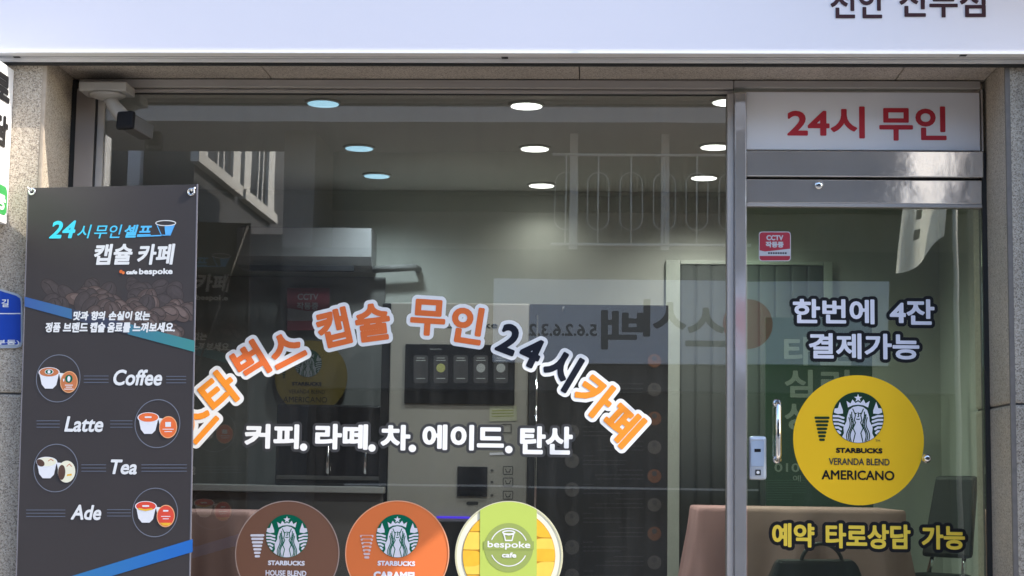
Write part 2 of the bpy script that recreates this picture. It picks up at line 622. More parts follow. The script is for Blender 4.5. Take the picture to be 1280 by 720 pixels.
# ------------------------------------------------------------------ the ground
FLOOR = 0.72
g = MB(); g.poly([(-120, -120, 0), (120, -120, 0), (120, 120, 0), (-120, 120, 0)])
tag(g.build('ground', P('ground_concrete', (0.22, 0.21, 0.195), 0.9, var=0.25, scale=1.5)), kind='structure')
g = MB(); g.poly([(-60, -8.6, 0.004), (60, -8.6, 0.004), (60, -1.6, 0.004), (-60, -1.6, 0.004)])
tag(g.build('road', P('asphalt', (0.15, 0.15, 0.148), 0.9, var=0.3, scale=30, bump=0.4, bscale=200)), kind='structure')
g = MB()
g.box(-60, 60, -1.6, -0.34, -0.2, 0.12, 0.01)
tag(g.build('pavement', P('paving', (0.50, 0.47, 0.43), 0.85, var=0.2, scale=5, bump=0.2)), kind='structure')
g = MB()
g.box(-60, 60, -11, -8.6, -0.2, 0.121, 0.01)
tag(g.build('far_pavement', P('far_paving', (0.34, 0.33, 0.31), 0.85, var=0.2, scale=5)), kind='structure')

# ------------------------------------------------------------------ the shop building
XL, XR = at(84, 300, 0).x, at(1236.5, 450, 0).x
ZT = 3.127
PY = -0.33
shop = empty('shop_building', (0, 0, 0), 'granite fronted ground floor shop behind the white sign', 'building')

def pillar(x0, x1, zs, name='granite_pillar'):
    mb = MB()
    for a, b in zip(zs, zs[1:]):
        mb.box(x0, x1, PY, 0.25, a + 0.0025, b - 0.0025, 0.011)
    mb.box(x0 + 0.008, x1 - 0.008, PY + 0.008, 0.24, zs[0], zs[-1] - 0.01, 0, 1)
    return mb.build(name, [M['granite'], M['joint']], shop)
zj = at(20, 492, PY).z
pillar(-5.5, XL, [0.12, zj - 0.92, zj, zj + 1.45, 4.2])
zj2 = at(1270, 505, PY).z
pillar(XR, 2.9, [0.12, zj2 - 0.92, zj2, zj2 + 1.45, 4.2])
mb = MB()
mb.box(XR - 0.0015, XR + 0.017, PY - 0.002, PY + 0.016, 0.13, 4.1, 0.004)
mb.build('corner_strip', P('strip_shaded', (0.17, 0.15, 0.135), 0.6, var=0.3, scale=40), shop)  # contact shade at this corner is put into the strip's dark colour
mb = MB(); mb.box(XL - 0.017, XL + 0.0015, PY - 0.002, PY + 0.016, 0.13, 4.1, 0.006)
mb.build('corner_strip', P('strip_lit', (0.36, 0.30, 0.235), 0.6, var=0.3, scale=60), shop)  # same strip in a lighter colour that carries its sunlit look
mb = MB()
xs = [XL + 0.003, at(341, 90, 0).x, at(725, 90, 0).x, at(1118, 90, 0).x, XR - 0.003]
for a, b in zip(xs, xs[1:]):
    mb.box(a + 0.002, b - 0.002, PY + 0.004, 0.25, ZT, 4.2, 0.003)
mb.build('lintel', M['granite_brown'], shop)
mb = MB(); mb.box(-7, 7, -0.862, 0.25, 4.203, 4.36, 0.01)
mb.build('balcony_slab', P('slab_concrete', (0.42, 0.41, 0.39), 0.85, var=0.15), shop)
mb = MB(); mb.box(-7, 7, -0.2, 0.25, 4.363, 8.5); mb.box(-7, -5.5, -0.33, 0.25, 0.1, 4.2); mb.box(2.903, 7, -0.33, 0.25, 0.1, 4.2)
mb.build('upper_wall', P('upper_brick', (0.33, 0.22, 0.17), 0.85, var=0.2, scale=4), shop)
mb = MB(); mb.box(1.60, 2.1, -0.45, PY - 0.002, 0.122, 4.19, 0.01)
mb.build('pilaster', M['granite'], shop)  # unseen pilaster, added to keep the right pillar in shade
mb = MB()
for k in range(4):
    mb.box(XL + 0.002, XR - 0.002, -0.32 - 0.28 * (3 - k), 0.05, 0.10, 0.12 + 0.15 * (k + 1), 0.006)
mb.build('entrance_step', M['granite'], shop)

# interior shell
RX0, RX1, RY1, CZ = -2.75, 1.85, 3.0, 3.2
M['wall_in'] = P('interior_paint', (0.50, 0.51, 0.465), 0.8, var=0.06, scale=2)
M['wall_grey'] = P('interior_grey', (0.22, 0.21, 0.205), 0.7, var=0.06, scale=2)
M['ceil'] = P('ceiling_paint', (0.62, 0.61, 0.58), 0.85, var=0.05, scale=3)
mb = MB(); mb.box(RX0, RX1, 0.252, RY1, FLOOR - 0.2, FLOOR)
mb.box(XL, XR, 0.05, 0.252, FLOOR - 0.2, FLOOR - 0.002)
mb.build('floor', P('floor_tile', (0.20, 0.19, 0.18), 0.35, var=0.1, scale=3), shop)
mb = MB(); mb.box(RX0, RX1, 0.252, RY1, CZ, CZ + 0.1)
mb.build('ceiling', M['ceil'], shop)
mb = MB(); mb.box(RX0 - 0.1, RX1 + 0.1, RY1, RY1 + 0.1, FLOOR - 0.2, CZ + 0.1)
mb.box(RX0 + 0.002, RX1 - 0.002, RY1 - 0.012, RY1 - 0.001, CZ - 0.025, CZ - 0.002)
mb.build('back_wall', M['wall_in'], shop)
mb = MB(); mb.box(RX0 + 0.003, at(482, 345, 2.98).x, RY1 - 0.022, RY1 - 0.0125, FLOOR, at(400, 346, 2.98).z, 0.002)
mb.build('wall_panel', P('panel_dark', (0.17, 0.165, 0.155), 0.65, var=0.1), shop)
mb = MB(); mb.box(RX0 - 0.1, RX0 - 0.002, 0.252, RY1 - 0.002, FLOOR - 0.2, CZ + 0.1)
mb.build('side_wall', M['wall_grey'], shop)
mb = MB(); mb.box(RX1 + 0.002, RX1 + 0.1, 0.252, RY1 - 0.002, FLOOR - 0.2, CZ + 0.1)
mb.build('side_wall', M['wall_in'], shop)

# shop window: frame and glass
def zx(px, py, Y=0.0):
    p = at(px, py, Y); return p.x, p.z
GX0, GX1 = at(121, 400, 0).x, at(908, 400, 0).x
GZ1 = at(500, 117, 0).z
mb = MB(); mb.box(GX0 - 0.006, GX1 + 0.006, 0.0, 0.008, 0.90, GZ1 + 0.006)
win = mb.build('shop_window', M['glass'], shop)
mb = MB()
mb.box(XL + 0.03, at(916, 400, 0).x, -0.03, 0.06, GZ1 + 0.016, ZT - 0.004, 0.003)          # head
mb.box(XL + 0.03, at(916, 400, 0).x, -0.012, 0.04, GZ1, GZ1 + 0.013, 0.002)
jb = MB(); jb.box(XL + 0.022, GX0 - 0.032, -0.03, 0.06, 0.86, GZ1 + 0.010, 0.003)
mb.box(GX0 - 0.028, GX0, -0.012, 0.04, 0.86, GZ1 - 0.003, 0.002)
mb.box(GX1, GX1 + 0.026, -0.035, 0.05, 0.86, GZ1 - 0.003, 0.003)                            # mullion
mb.box(GX0, GX1, -0.03, 0.06, 0.86, 0.92, 0.003)
mb.build('window_frame', M['alu'], win)
jb.build('jamb', P('jamb_brown', (0.30, 0.26, 0.235), 0.5, 0.1, 0.12, 5), win)
mb = MB()
mb.box(XL + 0.001, XL + 0.02, -0.02, 0.06, 0.86, ZT - 0.006)
mb.box(GX0 - 0.031, GX0 - 0.0285, -0.026, 0.03, 0.88, GZ1 - 0.004)
mb.box(GX0 + 0.01, GX1 - 0.002, -0.004, -0.001, GZ1 - 0.006, GZ1 - 0.002)
mb.build('seal', M['rubber'], win)
# stainless post between window and door
PX0, PX1 = at(917, 400, 0).x, at(932, 400, 0).x
mb = MB(); mb.box(PX0, PX1, -0.045, 0.06, FLOOR - 0.1, ZT - 0.055, 0.004)
post = mb.build('door_post', M['steel'], shop)
# door
DX1 = at(1229, 400, 0).x
door = MB().box(PX1 + 0.006, DX1, 0.004, 0.016, FLOOR + 0.12, at(1080, 257, 0).z).build('entrance_door', M['glass_door'], shop)
mb = MB(); mb.box(PX1 + 0.004, DX1, -0.012, 0.034, at(1080, 255, 0).z, at(1080, 225.5, 0).z, 0.003)
mb.build('door_rail', M['steel'], door)
mb = MB(); mb.box(PX1 + 0.004, DX1, -0.012, 0.034, FLOOR + 0.02, FLOOR + 0.12, 0.003)
mb.build('door_rail', M['steel'], door)
mb = MB(); mb.box(PX1 + 0.004, DX1, -0.014, 0.03, at(1080, 259.5, 0).z, at(1080, 255.3, 0).z, 0.001)
mb.build('rail_edge', M['alu'], door)
mb = MB(); mb.lathe([(0.004, -0.022), (0.014, -0.021), (0.016, -0.017), (0.016, -0.012)], (at(1023, 232, 0).x, 0, at(1023, 232, 0).z), 20, axis='Y')
mb.build('rail_bolt', M['chrome'], door)
# handle
h0, h1 = at(973, 503, -0.06), at(973, 574, -0.06)
mb = MB()
mb.tube([(h0.x, 0.004, h0.z), (h0.x, -0.045, h0.z), (h0.x, -0.06, h0.z - 0.014), (h0.x, -0.06, h1.z + 0.014), (h1.x, -0.045, h1.z), (h1.x, 0.004, h1.z)], 0.0105, 14)
mb.lathe([(0.004, -0.012), (0.016, -0.010), (0.016, 0.003)], (h0.x, 0, h0.z), 18, axis='Y')
mb.lathe([(0.004, -0.012), (0.016, -0.010), (0.016, 0.003)], (h1.x, 0, h1.z), 18, axis='Y')
mb.build('handle', M['chrome'], door)
# electronic lock
l0, l1 = at(936, 545, -0.02), at(958, 600, -0.02)
mb = MB(); mb.box(l0.x, l1.x, -0.035, 0.003, l1.z, l0.z, 0.012)
lk = mb.build('door_lock', P('lock_shell', (0.55, 0.58, 0.63), 0.3, 0.3, 0.08), door)
a = Art(-0.0355)
a.poly([(939, 551), (955, 551), (955, 583), (939, 583)], P('lock_pad', (0.40, 0.48, 0.60), 0.15, var=0.05, coat=0.5), 0)
a.poly([(943, 561), (951, 561), (951, 565), (943, 565)], M['ink_black'], 1)
a.poly([(944, 587), (951, 587), (951, 594), (944, 594)], M['outline_grey'], 1)
a.disc((947.5, 590.5), 2, M['vinyl_white'], 2, n=12)
a.build('keypad', lk)
# strike plate bolt on the far stile
b0 = at(1158, 573, 0)
mb = MB(); mb.lathe([(0.006, -0.03), (0.013, -0.028), (0.013, -0.006), (0.017, -0.004), (0.017, 0.003)], (b0.x, 0, b0.z), 20, axis='Y')
mb.build('glass_fixing', M['chrome'], door)
# frame of the doorway
hz0, hz1 = at(1080, 222.5, 0).z, at(1080, 190.5, 0).z
mb = MB(); mb.box(PX1 + 0.003, at(1227, 200, 0).x, -0.028, 0.05, hz0, hz1, 0.003)
mb.build('door_header', M['steel'], shop)
mb = MB()
mb.box(at(916, 100, 0).x + 0.003, XR - 0.022, -0.03, 0.06, at(1080, 112, 0).z, ZT - 0.004, 0.003)
mb.box(at(1227, 200, 0).x, XR - 0.016, -0.02, 0.06, at(1080, 190, 0).z, at(1080, 112.5, 0).z, 0.003)
mb.build('door_frame', M['alu'], shop)
mb = MB(); mb.box(DX1 + 0.002, XR - 0.001, -0.006, 0.06, FLOOR, at(1080, 190, 0).z - 0.002)
mb.box(PX1 + 0.003, DX1, 0.03, 0.05, at(1080, 225.2, 0).z, at(1080, 222.7, 0).z)
mb.build('door_seal', M['rubber'], shop)

# ------------------------------------------------------------------ siren style emblem
def siren(a, c, R, green, white, layer):
    X = lambda x, y: (c[0] + x * R, c[1] - y * R)
    u, v = a.L(c); k = R * a.px
    clip = lambda gx, gz: np.hypot(gx - u, gz - v) - k * 0.985
    a.disc(c, R, green, layer, n=72)
    star = []
    for i in range(10):
        r = 0.17 if i % 2 == 0 else 0.07
        t = math.pi / 2 + i * math.pi / 5
        star.append(X(r * math.cos(t), 0.77 + r * math.sin(t)))
    a.poly(star, white, layer + 1)
    a.poly([X(-0.40, 0.40), X(-0.46, 0.66), X(-0.30, 0.56), X(-0.22, 0.72), X(-0.10, 0.58), X(0, 0.64), X(0.10, 0.58), X(0.22, 0.72),
            X(0.30, 0.56), X(0.46, 0.66), X(0.40, 0.40), X(0.2, 0.49), X(0, 0.51), X(-0.2, 0.49)], white, layer + 1)
    # hair and body as one white field with dark waves
    body = [X(-0.20, 0.42), X(-0.36, 0.30), X(-0.44, 0.05), X(-0.46, -0.15), X(-0.58, -0.40), X(-0.56, -0.62), X(-0.68, -0.85), X(-0.3, -1.1),
            X(0.3, -1.1), X(0.68, -0.85), X(0.56, -0.62), X(0.58, -0.40), X(0.46, -0.15), X(0.44, 0.05), X(0.36, 0.30), X(0.20, 0.42), X(0, 0.46)]
    a.sdf(poly_segs([a.L(p) for p in body]), white, layer + 1, res=R * 0.02, clip=clip)
    waves = []
    for s in (-1, 1):
        for off, y0 in ((0.235, 0.22), (0.30, 0.12), (0.375, 0.0)):
            l = []
            for i in range(15):
                y = y0 - i * (y0 + 1.0) / 14
                d = max(0, 0.1 - y)
                l.append(X(s * (off * (0.88 + 0.12 * d) + 0.05 * math.sin(y * 7.5 + 0.5) + 0.05 * d), y))
            waves.append(l)
        waves.append([X(s * 0.21, 0.34), X(s * 0.105, 0.1), X(s * 0.15, -0.1), X(s * 0.10, -0.2)])
        waves.append([X(s * 0.10, -0.20), X(s * 0.2, -0.42), X(s * 0.11, -0.62), X(s * 0.2, -1.0)])
        waves.append([X(s * 0.06, 0.165), X(s * 0.13, 0.17)])
    waves.append([X(-0.06, -0.06), X(0, -0.075), X(0.06, -0.06)])
    waves.append([X(0.0, 0.2), X(0.025, 0.05), X(-0.015, 0.03)])
    a.stroke(waves, R * 0.040, green, layer + 2, res=R * 0.02, clip=clip)
    tails = []
    for s in (-1, 1):
        a.poly([X(s * 0.60, 0.16), X(s * 0.60, 0.28), X(s * 0.72, 0.62), X(s * 0.80, 0.38), X(s * 0.93, 0.36), X(s * 0.96, 0.20), X(s * 0.8, 0.14)], white, layer + 1)
        for i, y in enumerate((0.04, -0.11, -0.26, -0.41, -0.56, -0.70)):
            tails.append([X(s * (0.58 + 0.055 * i * (i > 2) * 0.6), y - 0.05), X(s * 0.78, y + 0.015), X(s * 0.99, y + 0.02)])
    a.stroke(tails, R * 0.085, white, layer + 1, res=R * 0.02, clip=clip)

def cup_stack(a, x0, y0, x1, y1, fill, layer, n=7):
    for i in range(n):
        t = i / (n - 1)
        y = y0 + (y1 - y0) * (i + 0.5) / n
        hw = (x1 - x0) / 2 * (1 - 0.62 * t)
        cx = (x0 + x1) / 2
        h = (y1 - y0) / n * 0.66
        a.stroke([[(cx - hw + h / 2, y), (cx + hw - h / 2, y)]], h, fill, layer, res=0.3)

# ------------------------------------------------------------------ vinyl lettering on the window
GY = -0.0015          # outer face of the glass
def ppm(Y): return (Y - CAM.y) / F

def word(name, label, glyphs, fills, em=49.5, bold=1.9, outline=4.8, mo=None):
    a = Art(GY, px=ppm(0))
    S = [a.glyph(s, c, em, math.radians(r)) for s, c, r in glyphs]
    t = empty(name, at(*glyphs[0][1], 0), label, 'vinyl lettering', 'arched vinyl words on the shop window')
    b = Art(GY, px=ppm(0))
    b.sdf(np.vstack(S), mo or M['vinyl_white'], 0, iso=(bold + outline) * a.px, res=0.6)
    b.build('backing', t)
    for s, f in zip(S, fills):
        a.sdf(s, f, 2, iso=bold * a.px, res=0.45)
    a.build('letters', t)
    return t
OR, RD, NV = M['orange'], M['orange_red'], M['ink_navy']
word('vinyl_lettering', 'orange Korean word at left end of the arch, partly behind the hanging banner',
     [('스', (246, 527), 49), ('타', (275, 489), 40), ('벅', (313, 453), 33), ('스', (357, 436), 28)], [OR, OR, RD, RD])
word('vinyl_lettering', 'red orange word 캡슐 with white edge, left of the top of the arch', [('캡', (417, 410), 14), ('슐', (466, 403), 8)], [RD, RD])
word('vinyl_lettering', 'red orange word 무인 with white edge, right of the top of the arch', [('무', (535, 397), -3), ('인', (584, 406), -8)], [RD, RD])
word('vinyl_lettering', 'navy 24시 with white edge on the falling side of the arch', [('2', (636, 424), -20), ('4', (664, 440), -24), ('시', (702, 461), -30)], [NV] * 3)
word('vinyl_lettering', 'sunlit orange word 카페 with white edge ending the arch at right', [('카', (744, 495), -38), ('페', (778, 530), -42)], [OR, OR])

t = empty('vinyl_lettering', at(510, 548, 0), 'straight white row of drink names 커피 to 탄산 with dark edge', 'vinyl lettering')
a = Art(GY, px=ppm(0)); b = Art(GY, px=ppm(0))
S = [a.text_fit(s, bx, 1.5) for s, bx in (('커피', (306, 530, 374, 561)), ('라떼', (394, 530, 460, 562)), ('차', (476, 531, 513, 563)),
     ('에이드', (528, 531, 630, 563)), ('탄산', (650, 533, 716, 568)))]
dots = [(379.5, 559), (465, 560), (515.5, 560.5), (636, 562)]
b.sdf(np.vstack(S), M['outline_grey'], 0, iso=5.0 * a.px, res=0.6)
for d in dots:
    b.disc(d, 8, M['outline_grey'], 0.5, n=32)
    a.disc(d, 4.7, M['vinyl_white'], 2, n=28)
a.sdf(np.vstack(S), M['vinyl_white'], 2, iso=1.5 * a.px, res=0.45)
b.build('backing', t); a.build('letters', t)

# door lettering
def door_text(label, rows, fill):
    t = empty('vinyl_lettering', at(rows[0][1][0], rows[0][1][3], 0), label, 'vinyl lettering')
    a = Art(0.003, px=ppm(0)); b = Art(0.003, px=ppm(0))
    S = np.vstack([a.text_fit(s, bx, 1.05) for s, bx in rows])
    b.sdf(S, M['ink_black'], 0, iso=5.2 * a.px, res=0.6)
    a.sdf(S, fill, 2, iso=1.05 * a.px, res=0.45)
    b.build('backing', t); a.build('letters', t)
door_text('two pale lavender lines 한번에 4잔 결제가능 with black edge on the glass door',
          [('한번에', (991, 374, 1093, 405)), ('4잔', (1112, 374, 1168, 406)), ('결제가능', (1011, 417, 1149, 449))], M['vinyl_lav'])
door_text('yellow line 예약 타로상담 가능 with black edge low on the glass door',
          [('예약', (965, 654, 1018, 684)), ('타로상담', (1032, 655, 1138, 686)), ('가능', (1152, 657, 1206, 687))], M['yellow'])

# ------------------------------------------------------------------ round stickers
k0 = ppm(0)
t = empty('round_sticker', at(1073, 550, 0), 'large yellow round coffee sticker on the glass door', 'sticker')
solid_disc('disc', (1073, 550), 80, 0.003, M['yellow_disc'], t, k0)
a = Art(0.0015, px=k0)
siren(a, (1072.5, 522), 31.5, M['green_dark'], M['vinyl_lav'], 0)
cup_stack(a, 1018, 520, 1037, 552, M['green_dark'], 0)
a.text('STARBUCKS', (1045, 560, 1103, 566.5), M['ink_black'], 0, bold=0.45, res=0.22)
a.text('VERANDA BLEND', (1036, 573, 1112, 581.5), M['outline_grey'], 0, bold=0.2, res=0.25)
a.text('AMERICANO', (1027, 588, 1118, 600), M['ink_black'], 0, bold=0.35, res=0.3)
a.text('TM', (1094, 549.5, 1100, 552.5), M['outline_grey'], 0, res=0.2)
a.build('print', t)

grp = 'round drink stickers along the lower window'
t = empty('round_sticker', at(359, 692, 0), 'brown round house blend sticker low on the window', 'sticker', grp)
solid_disc('disc', (359, 692), 65.5, GY, M['brown_disc'], t, k0)
a = Art(GY - 0.0015, px=k0)
siren(a, (358.8, 670), 26.6, M['green_logo'], M['vinyl_lav'], 0)
a.ring((359, 692), 64.9, 1.2, P('brown_edge', (0.42, 0.32, 0.28), 0.4, var=0), 0, 96)
cup_stack(a, 313, 667, 330.5, 697.5, M['vinyl_lav'], 0)
a.text('STARBUCKS', (335, 700.8, 381, 706.8), M['vinyl_lav'], 0, bold=0.4, res=0.22)
a.text('HOUSE BLEND', (332, 713, 383, 720), M['vinyl_lav'], 0, bold=0.25, res=0.25)
a.text('MEDIUM ROAST', (338, 726, 378, 731), M['vinyl_lav'], 0, res=0.3)
a.build('print', t)
t = empty('round_sticker', at(496.5, 691, 0), 'orange round caramel sticker crossed by a slanting shadow', 'sticker', grp)
solid_disc('disc', (496.5, 691.5), 65, GY, M['orange_disc'], t, k0)
a = Art(GY - 0.0015, px=k0)
siren(a, (496.8, 670), 26.6, M['green_logo'], M['vinyl_lav'], 0)
a.ring((496.5, 691.5), 64.4, 1.2, P('orange_edge', (0.82, 0.42, 0.25), 0.4, var=0), 0, 96)
cup_stack(a, 450, 668, 467, 699, M['pink_white'], 0)
cup_stack(a, 452, 668.6, 465, 692, M['orange_disc'], 1, 5)
a.text('STARBUCKS', (472, 701.2, 519, 707.4), M['vinyl_lav'], 0, bold=0.4, res=0.22)
a.text('CARAMEL', (467, 714.5, 522, 724), M['vinyl_lav'], 0, bold=0.7, res=0.3)
a.build('print', t)
t = empty('round_sticker', at(636, 694, 0), 'green and mango coloured round cup lid sticker', 'sticker', grp)
solid_disc('disc', (636, 694.5), 67, GY, M['cream'], t, k0)
a = Art(GY - 0.0015, px=k0)
a.ring((636, 694.5), 65.6, 2.0, M['cream_line'], 0, 96)
a.disc((636, 694.5), 57.5, M['mango_dark'], 0, n=80)
u, v = a.L((636, 694.5))
clipm = lambda gx, gz: np.hypot(gx - u, gz - v) - 57 * k0
for (cx, cy, rx, ry, mm) in ((588, 651, 22, 13, 'mango'), (590, 676, 18, 11, 'mango_light'), (584, 698, 18, 10, 'mango'), (592, 706, 20, 12, 'mango_light'), (586, 730, 22, 11, 'mango'),
                             (684, 657, 17, 15, 'mango'), (682, 684, 15, 11, 'mango_light'), (680, 694, 19, 8, 'mango'), (688, 714, 20, 12, 'mango_light'), (684, 736, 20, 10, 'mango'), (678, 660, 9, 5, 'mango_light')):
    q = [a.L((cx + rx * math.copysign(abs(math.cos(w)) ** 0.6, math.cos(w)), cy + ry * math.copysign(abs(math.sin(w)) ** 0.6, math.sin(w)))) for w in np.linspace(0, 6.28, 28, endpoint=False)]
    a.sdf(poly_segs(q), M[mm], 1 + 0.2 * random.random(), res=0.6, clip=clipm)
band = [(600, 640), (600, 760), (671, 760), (671, 640)]
clipb = lambda gx, gz: np.hypot(gx - u, gz - v) - 66 * k0
a.sdf(poly_segs([a.L(p) for p in [(600, 600), (600, 770), (671, 770), (671, 600)]]), M['lime'], 3, res=0.6, clip=clipb)
a.disc((636, 684.5), 30.2, M['olive'], 4)
W = M['vinyl_white']
a.ring((636, 684), 23, 1.3, W, 5, 40, math.radians(22), math.radians(158))
a.ring((636, 684), 23, 1.3, W, 5, 40, math.radians(205), math.radians(335))
a.poly([(604.5, 676.5), (667.5, 676.5), (667.5, 687), (604.5, 687)], M['olive'], 5.5)
a.text('bespoke', (609.5, 676.5, 663, 687), W, 6, bold=0.25, res=0.25)
a.text('cafe', (627.5, 690.5, 645.5, 697), W, 6, bold=0.35, res=0.25)
a.stroke([[(636 + 7.5 * math.cos(w), 665.5 + 2 * math.sin(w)) for w in np.linspace(0, 6.3, 24)], [(630, 668), (632, 675.5), (640, 675.5), (642, 668)],
          [(630, 667.5), (636, 668.6), (642, 667.5)]], 1.6, W, 6, res=0.3)
a.build('print', t)

# small warning sticker on the door
def rrect(x0, y0, x1, y1, r, n=6):
    p = []
    for cx, cy, s in ((x1 - r, y0 + r, -90), (x1 - r, y1 - r, 0), (x0 + r, y1 - r, 90), (x0 + r, y0 + r, 180)):
        for i in range(n + 1):
            t = math.radians(s + 90 * i / n)
            p.append((cx + r * math.cos(t), cy + r * math.sin(t)))
    return p
M['warn_red'] = P('warning_red', (0.38, 0.025, 0.045), 0.4, var=0.03)
M['warn_grey'] = P('warning_grey', (0.50, 0.50, 0.54), 0.4, var=0.03)
a = Art(0.003, px=k0)
a.poly(rrect(948.5, 289.5, 988.5, 326.5, 4), M['warn_grey'], 0)
a.poly(rrect(949.5, 290.5, 987.5, 325.5, 3.5), M['warn_red'], 1)
a.poly([(949.5, 313), (956, 314.5), (966, 313.5), (987.5, 311), (987.5, 320), (949.5, 320)], M['warn_grey'], 2)
a.text('CCTV', (958, 294, 979, 300.5), M['warn_grey'], 2, bold=0.35, res=0.25)
a.text('작동중', (957, 302, 979.5, 309.5), M['warn_grey'], 2, bold=0.4, res=0.25)
for x in range(960, 982, 3):
    a.poly([(x, 315.5), (x + 2.2, 315.5), (x + 2.2, 317.5), (x, 317.5)], M['ink_navy'], 3)
tag(a.build('warning_sticker'), 'small red CCTV sticker near the top of the glass door', 'sticker')

# ------------------------------------------------------------------ main sign
SY = -0.43
t = empty('shop_sign', at(640, 60, SY), 'long white sign box over the shop front with dark lettering', 'sign')
s0 = at(640, 63.3, SY).z
MB().box(-3.3, 3.3, SY, PY - 0.004, s0, 4.05, 0.002).build('face', M['sign_white'], t)
st = at(640, 66.5, SY).z
MB().box(-3.305, 3.305, SY - 0.004, SY + 0.012, st - 0.001, s0 - 0.0004, 0.001).build('lip', M['white_lip'], t)
MB().box(-3.31, 3.31, SY + 0.013, PY - 0.001, st, st + 0.009, 0.001).build('trim', M['alu_trim'], t)
for x, y in ((22, 72), (631, 72), (1204, 69)):
    p = atz(x, y, st)
    MB().box(p.x - 0.012, p.x + 0.012, p.y - 0.014, p.y + 0.014, st - 0.0015, st + 0.002, 0.0006).build('drain_slot', M['rubber'], t)
MB().box(-3.31, 3.31, PY - 0.022, PY - 0.002, at(640, 80, PY).z, st - 0.001, 0.002).build('rear_rail', M['alu_trim'], t)
MB().box(-3.31, 3.31, PY - 0.016, PY - 0.003, at(640, 83.5, PY).z, at(640, 80, PY).z - 0.0005).build('rear_gap_shade', M['rubber'], t)  # solid black strip standing in for the shadowed gap below the rail
MB().box(-3.31, 3.31, SY + 0.055, SY + 0.059, st - 0.0008, st + 0.002).build('trim_seam', M['alu_dark'], t)
a = Art(SY - 0.001, px=ppm(SY))
a.text('천안', (1038, -17, 1106, 23), M['ink_brown'], 1, bold=0.9)
a.text('신부점', (1124, -18, 1232, 22), M['ink_brown'], 1, bold=0.9)
a.build('lettering', t)

# sign panel above the door
t = empty('transom_sign', at(1080, 189, 0), 'grey white panel above the door reading 24시 무인 in red', 'sign')
q0, q1 = at(933, 115, -0.01), at(1226, 188.5, -0.01)
MB().box(q0.x, q1.x - 0.002, -0.012, 0.03, q1.z, q0.z, 0.003).build('panel', M['panel_white'], t)
a = Art(-0.0125, px=ppm(-0.0125))
a.text('24시', (984, 133, 1081, 173), M['ink_red'], 0, bold=1.3)
a.text('무인', (1099, 133, 1183, 176), M['ink_red'], 0, bold=1.3)
a.build('lettering', t)

# ------------------------------------------------------------------ hanging banner at the left
BL, BR = at(35, 235, -0.37), at(247, 236, -0.47)
ang = math.atan2(BR.y - BL.y, BR.x - BL.x)
bfr = Matrix.Translation((BL.x, BL.y, 0)) @ Matrix.Rotation(ang, 4, 'Z')
BW = math.hypot(BR.x - BL.x, BR.y - BL.y)
kb = ppm(-0.42)
ban = empty('hanging_banner', (BL.x, BL.y, 0.9), 'dark grey vertical menu banner hanging by eyelets in front of the left pillar', 'banner')
M['banner'] = P('banner_fabric', (0.048, 0.041, 0.041), 0.42, var=0.06, scale=3, bump=0.35, bscale=2.6)
z1 = BL.z
mb = MB()
nx, nzz = 14, 40
def wob(u, v):
    return 0.004 * math.sin(u * 5.1 + v * 2.0) * math.sin(v * 1.7)
mb.box(0, BW, -0.0006, 0.0006, z1 - 1.80, z1)
cloth = mb.build('cloth', M['banner'], ban, bfr)
def hang(o):                                                # the cloth hangs a touch out of plumb
    for v in o.data.vertices:
        v.co.x += (z1 - v.co.z) * 0.0165
hang(cloth)
a = Art(frame=bfr, px=kb)
pos = lambda px: a.L((px, 400))[0]
cy = grad_mat('cyan_ink', lin(70, 225, 245), lin(95, 175, 240), pos(62), pos(215))
blue = grad_mat('stripe_ink', lin(62, 96, 158), lin(66, 138, 138), pos(30), pos(243))
blue2 = grad_mat('lower_stripe_ink', lin(58, 125, 170), lin(38, 108, 190), pos(80), pos(240))
wt = M['vinyl_white']
a.text('24', (62, 276, 95, 298), cy, 3, bold=0.9, shear=0.22, res=0.35)
a.text('시', (97, 281, 115, 298), cy, 3, bold=0.2, shear=0.22, res=0.35)
a.text('무인', (118, 281, 153, 298), cy, 3, bold=0.2, shear=0.22, res=0.35)
a.text('셀프', (156, 281, 190, 297), cy, 3, bold=0.6, shear=0.22, res=0.35)
a.stroke([[(172, 295.5), (201, 294.5), (203, 294)]], 1.6, cy, 3)
a.stroke([[(207.5 + 12.5 * math.cos(w), 279 + 3.2 * math.sin(w)) for w in np.linspace(0, 6.3, 36)]], 1.1, wt, 4, res=0.3)
a.stroke([[(196, 280), (202, 294), (213, 294), (219, 280)]], 1.1, cy, 3, res=0.3)
a.poly([(206, 283), (218, 281.5), (213, 294), (207, 294)], cy, 3)
a.text('캡슐', (118, 305, 166, 331), wt, 3, bold=0.95, shear=0.12, res=0.35)
a.text('카페', (172, 305, 219, 331), wt, 3, bold=0.95, shear=0.12, res=0.35)
a.text('cafe', (158, 337.5, 172, 343), wt, 3, bold=0.5, shear=0.1, res=0.25)
a.text('bespoke', (174, 335.5, 216, 345), wt, 3, bold=0.45, res=0.25)
a.disc((151.5, 339.5), 2.2, M['orange_red'], 3, n=14); a.disc((154.5, 341), 2.0, M['orange_disc'], 4, n=14)
